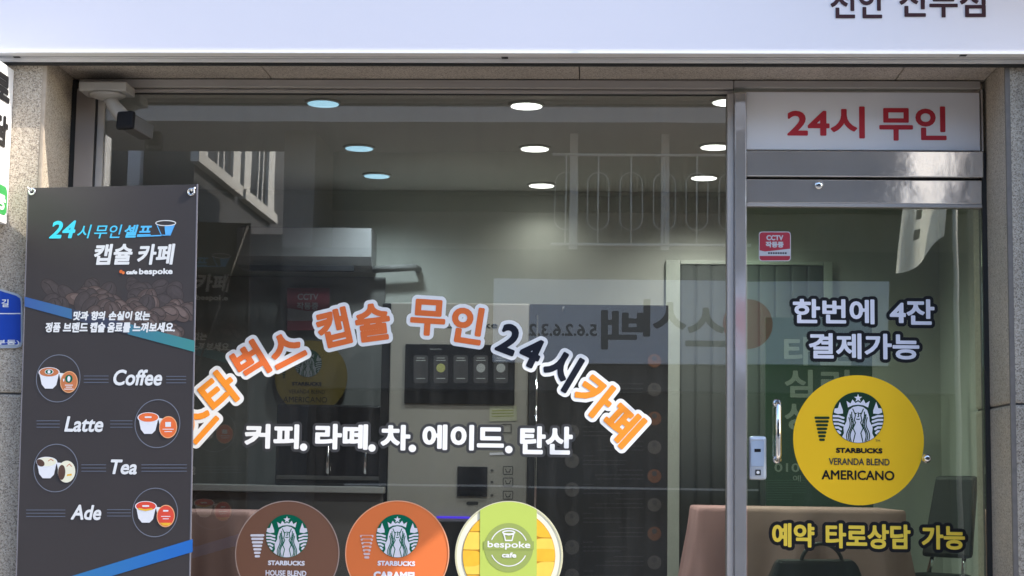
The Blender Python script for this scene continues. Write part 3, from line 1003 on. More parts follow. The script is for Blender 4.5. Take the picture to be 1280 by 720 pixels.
# beans photo-print: overlapping bean outlines in several roasts
bean_m = [P('bean_ink', c, 0.5, var=0.3, scale=70) for c in ((0.060, 0.047, 0.046), (0.082, 0.058, 0.052), (0.105, 0.072, 0.062), (0.150, 0.098, 0.084))]
hl = [P('bean_gloss_ink', c, 0.5, var=0.3, scale=90) for c in ((0.070, 0.056, 0.055), (0.112, 0.083, 0.076), (0.160, 0.116, 0.104), (0.24, 0.165, 0.148))]
crease = P('bean_crease_ink', (0.040, 0.031, 0.029), 0.5, var=0)
rb = random.Random(3)
ub0, vb0 = a.L((30, 371)); ub1, vb1 = a.L((243, 426))
uR = a.L((241.5, 400))[0]
clipbean = lambda gx, gz: np.maximum(np.maximum((vb0 + (gx - ub0) / (ub1 - ub0) * (vb1 - vb0)) - gz, gx - BW + 0.002), 0.003 - gx)
beans = []
for i in range(74):
    x = rb.uniform(60, 241)
    y = rb.triangular(349, 424, 392) if x > 150 else rb.triangular(352, 398, 378)
    if y < 352 + 8 * math.sin(x * 0.05 + 1.0) + (12 if x < 90 else 0) + (10 if x > 190 else 0): continue
    beans.append((y, x))
beans.sort()
for i, (y, x) in enumerate(beans):
    rx, ry, th = rb.uniform(10, 15), rb.uniform(7.5, 10.5), rb.uniform(0, 3.14)
    sh = 0 if y < 366 or x < 75 else rb.choice((0, 1, 1, 2)) if y < 385 else rb.choice((1, 1, 2, 2))
    if x > 222 and y > 395: sh = 3
    q = []
    for w in np.linspace(0, 6.283, 26, endpoint=False):
        ca, sa = math.cos(w) * rx, math.sin(w) * ry
        q.append(a.L((x + ca * math.cos(th) - sa * math.sin(th), y + ca * math.sin(th) + sa * math.cos(th))))
    S = poly_segs(q)
    a.sdf(S, crease, 0.02 * i, res=0.8, clip=clipbean, iso=0.9 * kb)
    a.sdf(S, bean_m[sh], 0.02 * i + 0.006, res=0.8, clip=clipbean)
    q2 = []
    ox_, oy_ = rx * 0.12, -ry * 0.28
    for w in np.linspace(0, 6.283, 20, endpoint=False):
        ca, sa = math.cos(w) * rx * 0.66, math.sin(w) * ry * 0.5
        q2.append(a.L((x + ox_ + ca * math.cos(th) - sa * math.sin(th), y + oy_ + ca * math.sin(th) + sa * math.cos(th))))
    a.sdf(poly_segs(q2), hl[sh], 0.02 * i + 0.010, res=0.8, clip=clipbean)
    cr = [(x + rx * 0.8 * s * math.cos(th) - 1.6 * math.sin(s * 3) * math.sin(th), y + rx * 0.8 * s * math.sin(th) + 1.6 * math.sin(s * 3) * math.cos(th)) for s in np.linspace(-1, 1, 8)]
    if rb.random() < 0.6:
        a.stroke([cr], 1.3, crease, 0.02 * i + 0.014, res=0.5, clip=clipbean)
a.poly([(31, 371), (90, 386.3), (90, 399), (31, 383)], blue, 2.2)
a.poly([(160, 404.5), (243.5, 426), (243.5, 440), (160, 417.8)], blue, 2.2)
a.poly([(90, 386.3), (160, 404.5), (160, 417.8), (90, 399)], P('stripe_mid_ink', lin(62, 66, 84), 0.45, var=0.05), 2.1)
for ws, y0, y1 in (((('맛과', 92, 111), ('향의', 114.5, 132), ('손실이', 136, 166), ('없는', 169, 188)), 389, 400.5),
                   ((('정품', 57, 76), ('브랜드', 79, 110), ('캡슐', 113, 132), ('음료를', 134.5, 163.5), ('느껴보세요.', 166, 219)), 403, 415.5)):
    for s, x0, x1 in ws:
        a.text(s, (x0, y0, x1, y1), wt, 3.5, bold=0.55, shear=0.12, res=0.28)
ringm = P('ring_ink', lin(120, 125, 138), 0.45, var=0)
linem = P('line_ink', lin(105, 112, 128), 0.45, var=0)
cupw = P('cup_ink', (0.80, 0.80, 0.83), 0.45, var=0)
cuptan = P('cup_lid_tan', lin(200, 120, 75), 0.45, var=0.05)
cupor = P('cup_lid_orange', lin(238, 115, 60), 0.45, var=0.03)
cupred = P('cup_lid_red', lin(226, 78, 58), 0.45, var=0.03)
cupbr = P('cup_lid_brown', (0.10, 0.05, 0.035), 0.45, var=0.2, scale=90)
peach = P('cup_peach', lin(240, 180, 130), 0.45, var=0)
def pods(cx, cy_, kind):
    a.ring((cx, cy_), 30, 1.0, ringm, 3, 72)
    lid = {'c': cuptan, 'l': cupor, 't': M['cream'], 'a': cupred}[kind]
    a.sdf(poly_segs([a.L(p) for p in ((cx - 23, cy_ - 8), (cx - 20, cy_ + 7), (cx - 16, cy_ + 12), (cx - 7, cy_ + 12), (cx - 3, cy_ + 8), (cx + 0.5, cy_ - 7))]), cupw, 3, iso=0.8 * kb, res=0.4)
    a.disc((cx - 11.3, cy_ - 7.5), 14.6, cupw, 3.3, ry=6.6, n=36)
    a.disc((cx - 11.3, cy_ - 7.8), 13.2, lid, 3.6, ry=5.6, n=36)
    a.poly([(cx + 1, cy_ - 7), (cx + 9, cy_ - 6), (cx + 4, cy_ + 8)], cupw, 3)
    a.disc((cx + 13.5, cy_ + 4.5), 12.0, peach if kind != 't' else M['cream'], 3.6, ry=13.8, n=40)
    a.disc((cx + 13.5, cy_ + 4.5), 11.0, lid, 3.9, ry=12.8, n=40)
    if kind == 'c':
        a.disc((cx - 11.3, cy_ - 8.2), 6.0, cupw, 4, ry=3.4, n=20); a.disc((cx - 11.3, cy_ - 8.2), 5.0, M['green_logo'], 4.2, ry=2.8, n=20)
        a.disc((cx - 11.3, cy_ - 8.2), 2.0, cupw, 4.4, ry=2.2, n=14)
        a.disc((cx + 13.5, cy_ + 0.5), 5.2, M['green_logo'], 4.2, n=20); a.disc((cx + 13.5, cy_ + 0.5), 2.1, cupw, 4.4, ry=3.6, n=14)
        a.poly([(cx + 6, cy_ + 0.5), (cx + 8, cy_ + 0.5), (cx + 7.5, cy_ + 4), (cx + 6.5, cy_ + 4)], cupw, 4.2)
        for yy, ww in ((8, 5), (10.5, 4), (13, 6)):
            a.poly([(cx + 13.5 - ww, cy_ + yy), (cx + 13.5 + ww, cy_ + yy), (cx + 13.5 + ww, cy_ + yy + 0.9), (cx + 13.5 - ww, cy_ + yy + 0.9)], cupw, 4.2)
    elif kind == 't':
        a.disc((cx - 19, cy_ - 6.5), 6, cupbr, 4, ry=4.2, n=20, rot=-0.5)
        a.disc((cx + 7.5, cy_ + 5.5), 5, cupbr, 4.2, ry=9.5, n=24)
        a.stroke([[(cx - 9, cy_ - 9), (cx - 6, cy_ - 11), (cx - 3, cy_ - 9)], [(cx + 14, cy_ - 2), (cx + 17, cy_ - 5), (cx + 20, cy_ - 2)]], 1.0, cuptan, 4.2, res=0.3)
        a.poly([(cx + 14, cy_ + 8), (cx + 20, cy_ + 7), (cx + 20, cy_ + 9.5), (cx + 14, cy_ + 10)], M['mango'], 4.2)
    else:
        a.stroke([[(cx - 15, cy_ - 8), (cx - 8, cy_ - 8)]], 2.0, cupw, 4, res=0.3)
        if kind == 'l':
            a.poly([(cx + 10, cy_ - 2), (cx + 17, cy_ - 2), (cx + 17, cy_ + 4), (cx + 10, cy_ + 4)], cupw, 4.2)
            a.stroke([[(cx + 7, cy_ + 7), (cx + 20, cy_ + 7)], [(cx + 9, cy_ + 10), (cx + 18, cy_ + 10)]], 0.9, cupw, 4.2, res=0.3)
        else:
            a.sdf(poly_segs([a.L(p) for p in ((cx + 6, cy_ + 13), (cx + 21, cy_ + 13), (cx + 17, cy_ + 16.5), (cx + 10, cy_ + 16.5))]), M['mango'], 4.2, res=0.4)
            a.stroke([[(cx - 20, cy_ - 4.5), (cx - 12, cy_ - 2.8), (cx - 4, cy_ - 4.2)]], 2.2, M['mango'], 4.2, res=0.3)
            a.stroke([[(cx + 8, cy_ + 5), (cx + 19, cy_ + 5)], [(cx + 10, cy_ + 8), (cx + 17, cy_ + 8)]], 0.9, cupw, 4.2, res=0.3)
            a.stroke([[(cx + 11, cy_ - 2), (cx + 16, cy_ - 2)]], 2, cupw, 4.2, res=0.3)
pods(73, 473, 'c'); pods(197, 529.5, 'l'); pods(70, 585, 't'); pods(194, 640.5, 'a')
def rules(x0, x1, y):
    for d in (-4, 0, 4):
        a.poly([(x0, y + d - 0.4), (x1, y + d - 0.4), (x1, y + d + 0.4), (x0, y + d + 0.4)], linem, 3)
for x0, x1, y in ((105, 136, 474), (208, 233, 474.5), (46, 75, 530), (138, 166, 530), (102, 133, 585), (177, 234, 585), (33, 82, 641.5), (134, 164, 641)):
    rules(x0, x1, y)
for s, bx in (('Coffee', (142, 462, 203, 482)), ('Latte', (81, 520.5, 129.5, 540)), ('Tea', (138.5, 574.5, 171.5, 593)), ('Ade', (89, 631, 127, 650))):
    a.text(s, bx, wt, 3, bold=0.7, shear=0.2, res=0.3)
a.poly([(240.5, 674), (240.5, 690), (66, 742), (18, 742)], blue2, 3)
a.build('print', ban, lift=0.0004, base=0.0008, both=0.0008)
# hem edges, eyelets, pegs and the pole behind
mb = MB()
mb.box(BW - 0.004, BW + 0.0012, -0.0011, 0.0012, z1 - 1.80, z1 + 0.001)
mb.box(-0.0012, 0.003, -0.0011, 0.0012, z1 - 1.80, z1 + 0.001)
hang(mb.build('hem', P('hem_fabric', (0.19, 0.18, 0.20), 0.5), ban, bfr))
for (ex, ez), nm in (((40.5, 239.5), 'eyelet'), ((239.5, 240), 'eyelet')):
    u, v = a.L((ex, ez))
    mb = MB()
    mb.tube([(u + 0.011 * math.cos(w), -0.003, v + 0.011 * math.sin(w)) for w in np.linspace(0, 6.2831, 25)], 0.0042, 8)
    s = -1 if ex < 100 else 1
    mb.tube([(u, 0.004, v), (u + s * 0.002, -0.006, v + 0.006), (u + s * 0.016, -0.004, v + 0.016)], 0.0045, 8)
    mb.build(nm, M['chrome'], ban, bfr)
mb = MB()
mb.tube([(BW / 2, 0.03, 0.14 - 0.0), (BW / 2, 0.03, 1.7)], 0.012, 10)
mb.tube([(BW / 2, 0.03, 1.6), (0.012, 0.006, z1 - 0.01)], 0.004, 8)
mb.tube([(BW / 2, 0.03, 1.6), (BW - 0.012, 0.006, z1 - 0.01)], 0.004, 8)
mb.tube([(0.08, 0.03, 0.14), (BW - 0.02, 0.03, 0.14)], 0.012, 10)
mb.build('stand', M['alu_dark'], ban, bfr)

# ------------------------------------------------------------------ left edge: projecting sign and address plate
fx = at(14, 180, PY).x
t = empty('projecting_sign', (fx, PY, 2.5), 'white projecting sign at the far left edge of the facade', 'sign')
pz1, pz0 = at(14, 88, PY).z, at(13, 281, PY).z
MB().box(fx - 0.16, fx, PY - 0.62, PY - 0.002, pz0, pz1, 0.006).build('box', P('projecting_white', (0.80, 0.80, 0.80), 0.35, var=0.03), t)
pfr = Matrix.Translation((fx + 0.001, PY, 0)) @ Matrix.Rotation(math.radians(90), 4, 'Z')
b = Art(frame=pfr, px=1.0)
def local_text(b, s, u0, v0, u1, v1, m, bold, res):
    S = text_segs(s).copy()
    x0 = min(S[:, 0].min(), S[:, 2].min()); x1 = max(S[:, 0].max(), S[:, 2].max())
    z0 = min(S[:, 1].min(), S[:, 3].min()); z1_ = max(S[:, 1].max(), S[:, 3].max())
    for q in (0, 2):
        S[:, q] = u0 + (S[:, q] - x0) / (x1 - x0) * (u1 - u0)
        S[:, q + 1] = v0 + (S[:, q + 1] - z0) / (z1_ - z0) * (v1 - v0)
    b.sdf(S, m, 2, iso=bold, res=res)
h = pz1 - pz0
local_text(b, '타로', -0.36, pz1 - 0.25 * h, -0.055, pz1 - 0.07 * h, M['ink_black'], 0.007, 0.002)
local_text(b, '상담', -0.36, pz1 - 0.52 * h, -0.055, pz1 - 0.34 * h, M['ink_black'], 0.007, 0.002)
gr = P('badge_green', (0.02, 0.28, 0.06), 0.4, var=0.03)
V = []
for (cu, cv, s) in ((-0.05, pz0 + 0.10 * h, -90), (-0.05, pz0 + 0.18 * h, 0), (-0.46, pz0 + 0.18 * h, 90), (-0.46, pz0 + 0.10 * h, 180)):
    for i in range(7):
        w = math.radians(s + 15 * i); V.append((cu + 0.03 * math.cos(w), cv + 0.03 * math.sin(w)))
b.add(V, [list(range(len(V)))], gr, 0)
local_text(b, '가능', -0.25, pz0 + 0.08 * h, -0.04, pz0 + 0.20 * h, M['vinyl_white'], 0.003, 0.0015)
b.build('lettering', t)

t = empty('address_plate', at(10, 432, PY), 'blue street address plate on the left granite pillar', 'sign')
kp = ppm(PY - 0.01)
a = Art(PY - 0.008, px=kp)
pts = [(-90, 343), (-30, 353), (0, 361), (22, 367.5), (27, 372), (28, 378), (28, 428), (26, 433), (20, 435), (-90, 437)]
mb = MB(); mb.prism([(a.L(p)[0], PY - 0.008, a.L(p)[1]) for p in pts], (0, 0.007, 0)); mb.build('plate', P('plate_edge', (0.50, 0.55, 0.62), 0.35, 0.3), t)
a.poly([(-88, 345.5), (-30, 355.5), (0, 363.5), (20, 369.5), (25, 373), (26, 378), (26, 427), (24, 430.5), (-88, 433)], P('plate_blue', lin(30, 70, 170), 0.35, var=0.04), 0)
a.poly([(-88, 391.4), (26, 391.4), (26, 392.6), (-88, 392.6)], M['vinyl_white'], 1)
a.text('길', (2, 374, 11, 384), M['vinyl_white'], 1, bold=0.2, res=0.25)
a.text('(신부동)', (-22, 424.5, 24.5, 432), M['vinyl_white'], 1, bold=0.2, res=0.25)
a.build('lettering', t)

# ------------------------------------------------------------------ camera inside the window top
CY = -0.10
p = at(136, 113, CY)
t = empty('security_camera', (p.x, CY, p.z), 'pale bullet security camera under the lintel at the top left corner of the window', 'camera')
mw = P('camera_white', (0.36, 0.345, 0.335), 0.45, var=0.08)
mb = MB(); q0, q1 = at(104, 106, CY), at(163, 118, CY)
mb.box(q0.x, q1.x, CY - 0.06, -0.032, q1.z, q0.z, 0.008)
mb.build('mount', mw, t)
m0 = at(142, 118, CY)
mb = MB(); mb.lathe([(0.070, q1.z - 0.002), (0.066, q1.z - 0.008), (0.042, q1.z - 0.018), (0.02, q1.z - 0.024)], (at(134, 118, CY).x, CY, 0), 28)
mb.build('collar', mw, t)
c0, c1 = at(158, 151, CY - 0.10), at(184, 166, CY + 0.05)
mb = MB()
mb.tube([(at(136, 120, CY).x, CY, at(136, 120, CY).z), (at(142, 132, CY).x, CY, at(142, 132, CY).z), (at(150, 142, CY).x, CY, at(150, 142, CY).z), (at(160, 151, CY).x, CY, at(160, 151, CY).z)], [0.024, 0.026, 0.03, 0.024], 14)
mb.build('arm', mw, t)
d = (c1 - c0).normalized(); side = d.cross(Vector((0, 0, 1))).normalized(); upv = side.cross(d)
R3 = Matrix((side, d, upv)).transposed()
mb = MB(); cc = (c0 + c1) / 2; ln = (c1 - c0).length
mb.box(cc.x - 0.030, cc.x + 0.030, cc.y - ln / 2, cc.y + ln / 2, cc.z - 0.030, cc.z + 0.030, 0.010, 0, R3)
mb.build('body', P('camera_grey', (0.085, 0.082, 0.08), 0.45, var=0.08), t)
mb = MB(); ce = c0 - d * 0.004
mb.box(ce.x - 0.036, ce.x + 0.036, ce.y - 0.013, ce.y + 0.013, ce.z - 0.036, ce.z + 0.036, 0.012, 0, R3)
mb.build('lens_plate', P('lens_black', (0.010, 0.010, 0.012), 0.6, spec=0.12), t)

# ------------------------------------------------------------------ downlights
disc_b = P('lamp_blue_white', (0.8, 0.9, 1.0), 0.5, var=0, emit=(0.42, 0.76, 1.0), es=0.42)
disc_w = P('lamp_white', (0.9, 0.95, 0.9), 0.5, var=0, emit=(0.97, 1.0, 0.97), es=1.3)
rim = P('lamp_rim', (0.8, 0.8, 0.78), 0.4, var=0.02)
def lamp_mesh(blue):
    mb = MB(); mb.lathe([(0.060, -0.004), (0.064, -0.010), (0.076, -0.007), (0.079, 0.0)], (0, 0, 0), 40)
    return mb
lights = [((404, 130), 1, 'bluish downlight nearest the window, in the left column of ceiling lamps'),
          ((449, 186), 1, 'bluish downlight in the middle of the left column of ceiling lamps'),
          ((471, 220.5), 1, 'bluish downlight farthest back in the left column of ceiling lamps'),
          ((658, 133), 0, 'white downlight nearest the window, in the middle column of ceiling lamps'),
          ((668.5, 186.5), 0, 'white downlight halfway back in the middle column of ceiling lamps'),
          ((677, 232.5), 0, 'white downlight close to the back wall glow, middle column of ceiling lamps'),
          ((911, 128.5), 0, 'white downlight half hidden by the window frame, right column of ceiling lamps'),
          ((893.5, 184.5), 0, 'white downlight beside the steel post, middle of the right column'),
          ((880, 223), 0, 'white downlight farthest back in the right column of ceiling lamps')]
for (px, py), blue, lab in lights:
    p = atz(px, py, CZ - 0.01)
    t = empty('downlight', (p.x, p.y, CZ), lab, 'ceiling light', 'recessed ceiling downlights')
    mb = MB(); mb.lathe([(0.060, -0.006), (0.064, -0.011), (0.074, -0.008), (0.078, -0.001)], (p.x, p.y, CZ), 40); mb.build('rim', rim, t)
    mb = MB(); mb.lathe([(0.001, -0.0125), (0.066, -0.0122), (0.067, -0.0112)], (p.x, p.y, CZ), 40); mb.build('diffuser', disc_b if blue else disc_w, t)
    l = bpy.data.lights.new('lamp', 'SPOT'); l.energy = 3.4 if py > 230 else (15 if blue else 19); l.spot_size = math.radians(150); l.spot_blend = 0.9; l.shadow_soft_size = 0.06
    l.color = (0.75, 0.9, 1.0) if blue else (0.98, 1.0, 0.95)
    lo = bpy.data.objects.new('lamp', l); COL.objects.link(lo); lo.location = (p.x, p.y, CZ - 0.03)
    lo.parent = t; bpy.context.view_layer.update(); lo.matrix_parent_inverse = t.matrix_world.inverted()

# ------------------------------------------------------------------ interior things
# air conditioner
Y = 2.76
q0, q1 = at(296, 284, Y), at(463, 334, Y)
t = empty('air_conditioner', ((q0.x + q1.x) / 2, RY1, q1.z), 'white wall mounted air conditioner high on the back wall', 'air conditioner')
mb = MB()
prof = [(0, q0.z), (0.02, q1.z + 0.06), (0.05, q1.z + 0.015), (0.10, q1.z), (RY1 - Y - 0.002, q1.z), (RY1 - Y - 0.002, q0.z + 0.0)]
mb.prism([(q0.x, Y + y, z) for y, z in prof], (q1.x - q0.x, 0, 0))
mb.build('casing', P('ac_white', (0.36, 0.355, 0.36), 0.35, var=0.04), t)
mb = MB(); v0, v1 = at(312, 331, Y), at(442, 339, Y)
mb.box(v0.x, v1.x, Y - 0.004, Y + 0.03, v1.z, v0.z, 0.003); mb.build('vent', P('vent_black', (0.03, 0.03, 0.035), 0.4), t)
mb = MB(); v0, v1 = at(300, 281.5, Y), at(434, 284, Y)
mb.box(v0.x, v1.x, Y + 0.01, Y + 0.16, q0.z + 0.001, q0.z + 0.006); mb.build('intake_grille', M['alu_dark'], t)
mb = MB(); e0, e1 = at(466, 337, 2.9), at(518, 334, 2.9)
mb.tube([(q1.x, 2.9, q1.z + 0.02), (e0.x, 2.9, e0.z), (e1.x, 2.9, e1.z), (e1.x + 0.01, 3.0, e1.z)], 0.02, 12); mb.build('pipe', P('pipe_wrap', (0.26, 0.26, 0.25), 0.7), t)
# vending machine
Y = 2.2
q0, q1 = at(489, 378, Y), at(660, 500, Y)
t = empty('coffee_machine', ((q0.x + q1.x) / 2, Y, FLOOR), 'tall beige coffee vending machine with a dark screen', 'vending machine')
MB().box(q0.x, q1.x, Y, Y + 0.72, FLOOR, q0.z, 0.008).build('cabinet', P('machine_beige', (0.33, 0.31, 0.28), 0.5, var=0.05), t)
MB().box(q0.x - 0.045, q0.x - 0.002, Y + 0.01, Y + 0.72, FLOOR, q0.z - 0.003, 0.004).build('side_panel', P('machine_black', (0.018, 0.018, 0.02), 0.35), t)
MB().box(q1.x + 0.002, q1.x + 0.025, Y + 0.01, Y + 0.72, FLOOR, q0.z - 0.003, 0.004).build('side_panel', M['alu_dark'], t)
k2 = ppm(Y)
s0_, s1_ = at(507, 430, Y), at(643, 506, Y)
scr = MB().box(s0_.x, s1_.x, Y - 0.012, Y - 0.001, s1_.z, s0_.z, 0.004).build('screen', P('screen_black', (0.010, 0.010, 0.012), 0.4, spec=0.25, emit=(0.5, 0.55, 0.65), es=0.002), t)
a = Art(Y - 0.0125, px=k2)
cardm = P('screen_card', (0.035, 0.035, 0.038), 0.4, var=0, emit=(0.6, 0.6, 0.65), es=0.01)
tx = P('screen_text', (0.22, 0.23, 0.23), 0.3, var=0, emit=(0.8, 0.85, 0.9), es=0.05)
tx2 = P('screen_lime', (0.25, 0.25, 0.10), 0.3, var=0, emit=(0.6, 0.65, 0.25), es=0.07)
for i, x in enumerate((526, 551, 576, 601, 626)):
    a.poly(rrect(x - 9, 444, x + 9, 479, 3), cardm, 0)
    a.disc((x, 460), 5.6, (tx2 if i == 1 else tx) if i in (1, 3, 4) else cardm, 1, n=24)
    for yy, ww in ((447, 5), (450, 6), (472.5, 5.5)):
        a.poly([(x - ww, yy), (x + ww, yy), (x + ww, yy + 1.1), (x - ww, yy + 1.1)], tx, 1)
a.text('bespoke', (538, 435, 552, 438), tx, 1, res=0.3)
a.build('screen_print', scr)
a = Art(Y - 0.001, px=k2)
a.text('bespoke', (558, 402, 622, 412.5), M['outline_grey'], 1, bold=0.1, res=0.35)
a.poly([(612, 508), (646, 507), (646, 526), (612, 527)], P('notice_label', (0.42, 0.42, 0.30), 0.5, var=0.05), 1)
for yy in (513, 516.5, 520):
    a.poly([(615, yy), (642, yy - 0.6), (642, yy + 0.4), (615, yy + 1)], P('notice_text', (0.25, 0.27, 0.05), 0.5, var=0), 2)
for i, y in enumerate((588, 602.5, 619)):
    a.text('•', (613, y - 1.5, 617, y + 1.5), M['alu_dark'], 1, res=0.3)
    a.stroke([rrect(629, y - 5, 641, y + 5, 1) + [rrect(629, y - 5, 641, y + 5, 1)[0]]], 0.9, M['outline_grey'], 1, res=0.3)
    a.stroke([[(632, y - 1.5), (633, y + 2), (637, y + 2), (638, y - 1.5)]], 1.0, M['outline_grey'], 1, res=0.3)
a.stroke([[(627, 530.5), (639, 530.5), (639, 541), (627, 541)]], 1.0, M['outline_grey'], 1, res=0.3)
a.poly([(612, 566), (642, 565), (642, 568), (612, 569)], M['vinyl_lav'], 1)
a.stroke([[(585, 629), (596, 629)]], 4, M['outline_grey'], 1, res=0.3)
a.build('panel_print', t)
w0, w1 = at(572, 583, Y), at(609, 621, Y)
MB().box(w0.x, w1.x, Y - 0.01, Y - 0.001, w1.z, w0.z, 0.004).build('card_reader', P('reader_black', (0.015, 0.015, 0.017), 0.2, coat=0.4), t)
w0, w1 = at(500, 640, Y), at(644, 653, Y)
MB().box(w0.x, w1.x, Y - 0.008, Y - 0.001, at(560, 760, Y).z, w1.z, 0.004).build('dispensing_bay', P('bay_black', (0.02, 0.02, 0.022), 0.3), t)
w0, w1 = at(546, 645, Y), at(588, 648.5, Y)
MB().box(w0.x, w1.x, Y - 0.014, Y - 0.0085, w1.z, w0.z, 0.002).build('light_strip', P('led_blue', (0.1, 0.05, 0.5), 0.3, var=0, emit=(0.08, 0.04, 1.0), es=0.30), t)

# black upright banner behind the glass, beside the machine
Y = 2.05
q0, q1 = at(663, 379, Y), at(835, 500, Y)
t = empty('menu_banner', ((q0.x + q1.x) / 2, Y, FLOOR), 'black menu banner on a stand right of the coffee machine', 'banner')
kk = ppm(Y)
MB().box(q0.x, q1.x, Y, Y + 0.002, FLOOR + 0.05, at(750, 381, Y).z).build('cloth', P('menu_black', (0.013, 0.013, 0.015), 0.55, var=0.1), t)
a = Art(Y, px=kk)
mt = P('menu_text', (0.05, 0.05, 0.055), 0.6, var=0); mi = P('menu_icon', (0.075, 0.07, 0.07), 0.6, var=0.4, scale=60); mi2 = P('menu_icon_warm', (0.13, 0.055, 0.03), 0.6, var=0.4, scale=60)
rm = random.Random(5)
for i in range(9):
    y = 450 + i * 36
    a.disc((818, y + 1), 8.5, mi2 if i % 2 == 0 else mi, 1, n=24); a.disc((818, y - 2), 3.2, mt, 2, n=14)
    for yy, ww in ((y - 7, 36), (y - 1, 58), (y + 4, 66)):
        x1 = 804
        x = x1 - ww * rm.uniform(0.8, 1.05)
        while x < x1:
            w = rm.uniform(2, 6); a.poly([(x, yy), (min(x + w, x1), yy), (min(x + w, x1), yy + 1.3), (x, yy + 1.3)], mt, 1); x += w + 1.2
    y += 20
    a.disc((715, y + 70), 9, mi, 1, n=24); a.disc((715, y + 67), 3, mt, 2, n=14)
    for yy, ww in ((y + 63, 14), (y + 69, 62), (y + 74, 50)):
        x = 729; xe = 729 + ww * rm.uniform(0.8, 1.05)
        while x < xe:
            w = rm.uniform(2, 6); a.poly([(x, yy), (min(x + w, xe), yy), (min(x + w, xe), yy + 1.3), (x, yy + 1.3)], mt, 1); x += w + 1.2
a.build('print', t)
mb = MB(); w0 = at(672, 394, Y - 0.02); mb.tube([(w0.x, Y - 0.02, FLOOR + 0.03), (w0.x, Y - 0.02, w0.z)], 0.006, 10)
mb.build('pole', M['chrome'], t)
mb = MB(); mb.box(q0.x, q1.x, Y - 0.06, Y + 0.08, FLOOR, FLOOR + 0.045, 0.01); mb.build('base', M['alu_dark'], t)
mb = MB()
for xx in (705, 828):
    w0 = at(xx, 386, Y); mb = MB(); mb.box(w0.x - 0.008, w0.x + 0.008, Y - 0.008, Y - 0.001, w0.z - 0.012, w0.z + 0.012, 0.003); mb.build('clip', M['chrome'], t)

# counter with dark appliance at the left
Y = 2.15
q0, q1 = at(296, 606, Y), at(480, 617, Y)
t = empty('serving_counter', ((q0.x + q1.x) / 2, Y + 0.3, FLOOR), 'grey counter left of the coffee machine', 'counter')
MB().box(q0.x - 0.5, q1.x, Y - 0.02, RY1 - 0.01, q1.z, q0.z, 0.004).build('top', P('counter_top', (0.36, 0.35, 0.34), 0.4, var=0.08), t)
MB().box(q0.x - 0.48, q1.x - 0.01, Y + 0.02, RY1 - 0.02, FLOOR, q1.z - 0.001, 0.004).build('cabinet', P('counter_front', (0.14, 0.13, 0.125), 0.5, var=0.08), t)
q2, q3 = at(346, 505, Y + 0.1), at(478, 604, Y + 0.1)
t = empty('ice_maker', ((q2.x + q3.x) / 2, Y + 0.3, q0.z), 'black glossy appliance on the grey counter', 'appliance')
MB().box(q2.x, q3.x, Y + 0.1, Y + 0.6, q0.z + 0.001, q2.z, 0.012).build('body', P('appliance_black', (0.014, 0.014, 0.017), 0.18, coat=0.5, var=0.1), t)
mb = MB()
for x in (410, 457):
    w0, w1 = at(x, 556, Y + 0.06), at(x, 593, Y + 0.06)
    mb = MB(); mb.tube([(w0.x, Y + 0.102, w0.z), (w0.x, Y + 0.065, w0.z - 0.01), (w0.x, Y + 0.065, w1.z + 0.01), (w0.x, Y + 0.102, w1.z)], 0.009, 10); mb.build('handle', M['steel_brushed'], t)
mb = MB(); w0 = at(433, 600, Y + 0.1); mb.box(q2.x + 0.01, q3.x - 0.01, Y + 0.094, Y + 0.099, w0.z, w0.z + 0.02, 0.002); mb.build('trim', M['alu_dark'], t)

M['reflection_ink'] = P('reflection_ink', (0.20, 0.20, 0.21), 0.5, var=0)
# dim flat copies on the rear left partition, painted as reflections of door stickers
Y = 2.93
a = Art(Y, px=ppm(Y))
a.poly([(359, 360), (412, 360), (412, 413), (359, 413)], P('reflection_grey', (0.17, 0.155, 0.16), 0.5, var=0.05), 0)
rd = P('reflection_red', (0.13, 0.02, 0.03), 0.5, var=0.05)
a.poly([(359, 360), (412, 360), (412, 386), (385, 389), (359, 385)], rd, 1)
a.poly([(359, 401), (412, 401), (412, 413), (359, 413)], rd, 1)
a.text('CCTV', (372, 367, 398, 375), M['reflection_ink'], 2, bold=0.3, res=0.35)
a.text('작동중', (371, 378, 398, 387), M['reflection_ink'], 2, bold=0.3, res=0.35)
o = a.build('warning_reflection'); tag(o, 'dim flat copy painted as the reflection of the red CCTV sticker, below the air conditioner', 'poster')
t = empty('round_sticker', at(389, 470, Y), 'dim flat copy painted as the reflection of the yellow round door sticker, behind the arch', 'poster')
solid_disc('disc', (389, 471), 46, Y, P('reflection_yellow', (0.15, 0.10, 0.012), 0.5, var=0.05), t, ppm(Y))
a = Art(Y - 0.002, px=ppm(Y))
siren(a, (385, 454), 17.5, M['green_dark'], M['reflection_ink'], 0)
cup_stack(a, 351, 452, 359, 473, M['green_dark'], 0)
a.text('STARBUCKS', (365, 477.5, 402, 482), M['ink_black'], 0, bold=0.3, res=0.35)
a.text('VERANDA BLEND', (361, 487, 406, 492), M['ink_black'], 0, res=0.35)
a.text('AMERICANO', (354, 496, 409, 503), M['ink_black'], 0, res=0.35)
a.build('print', t)

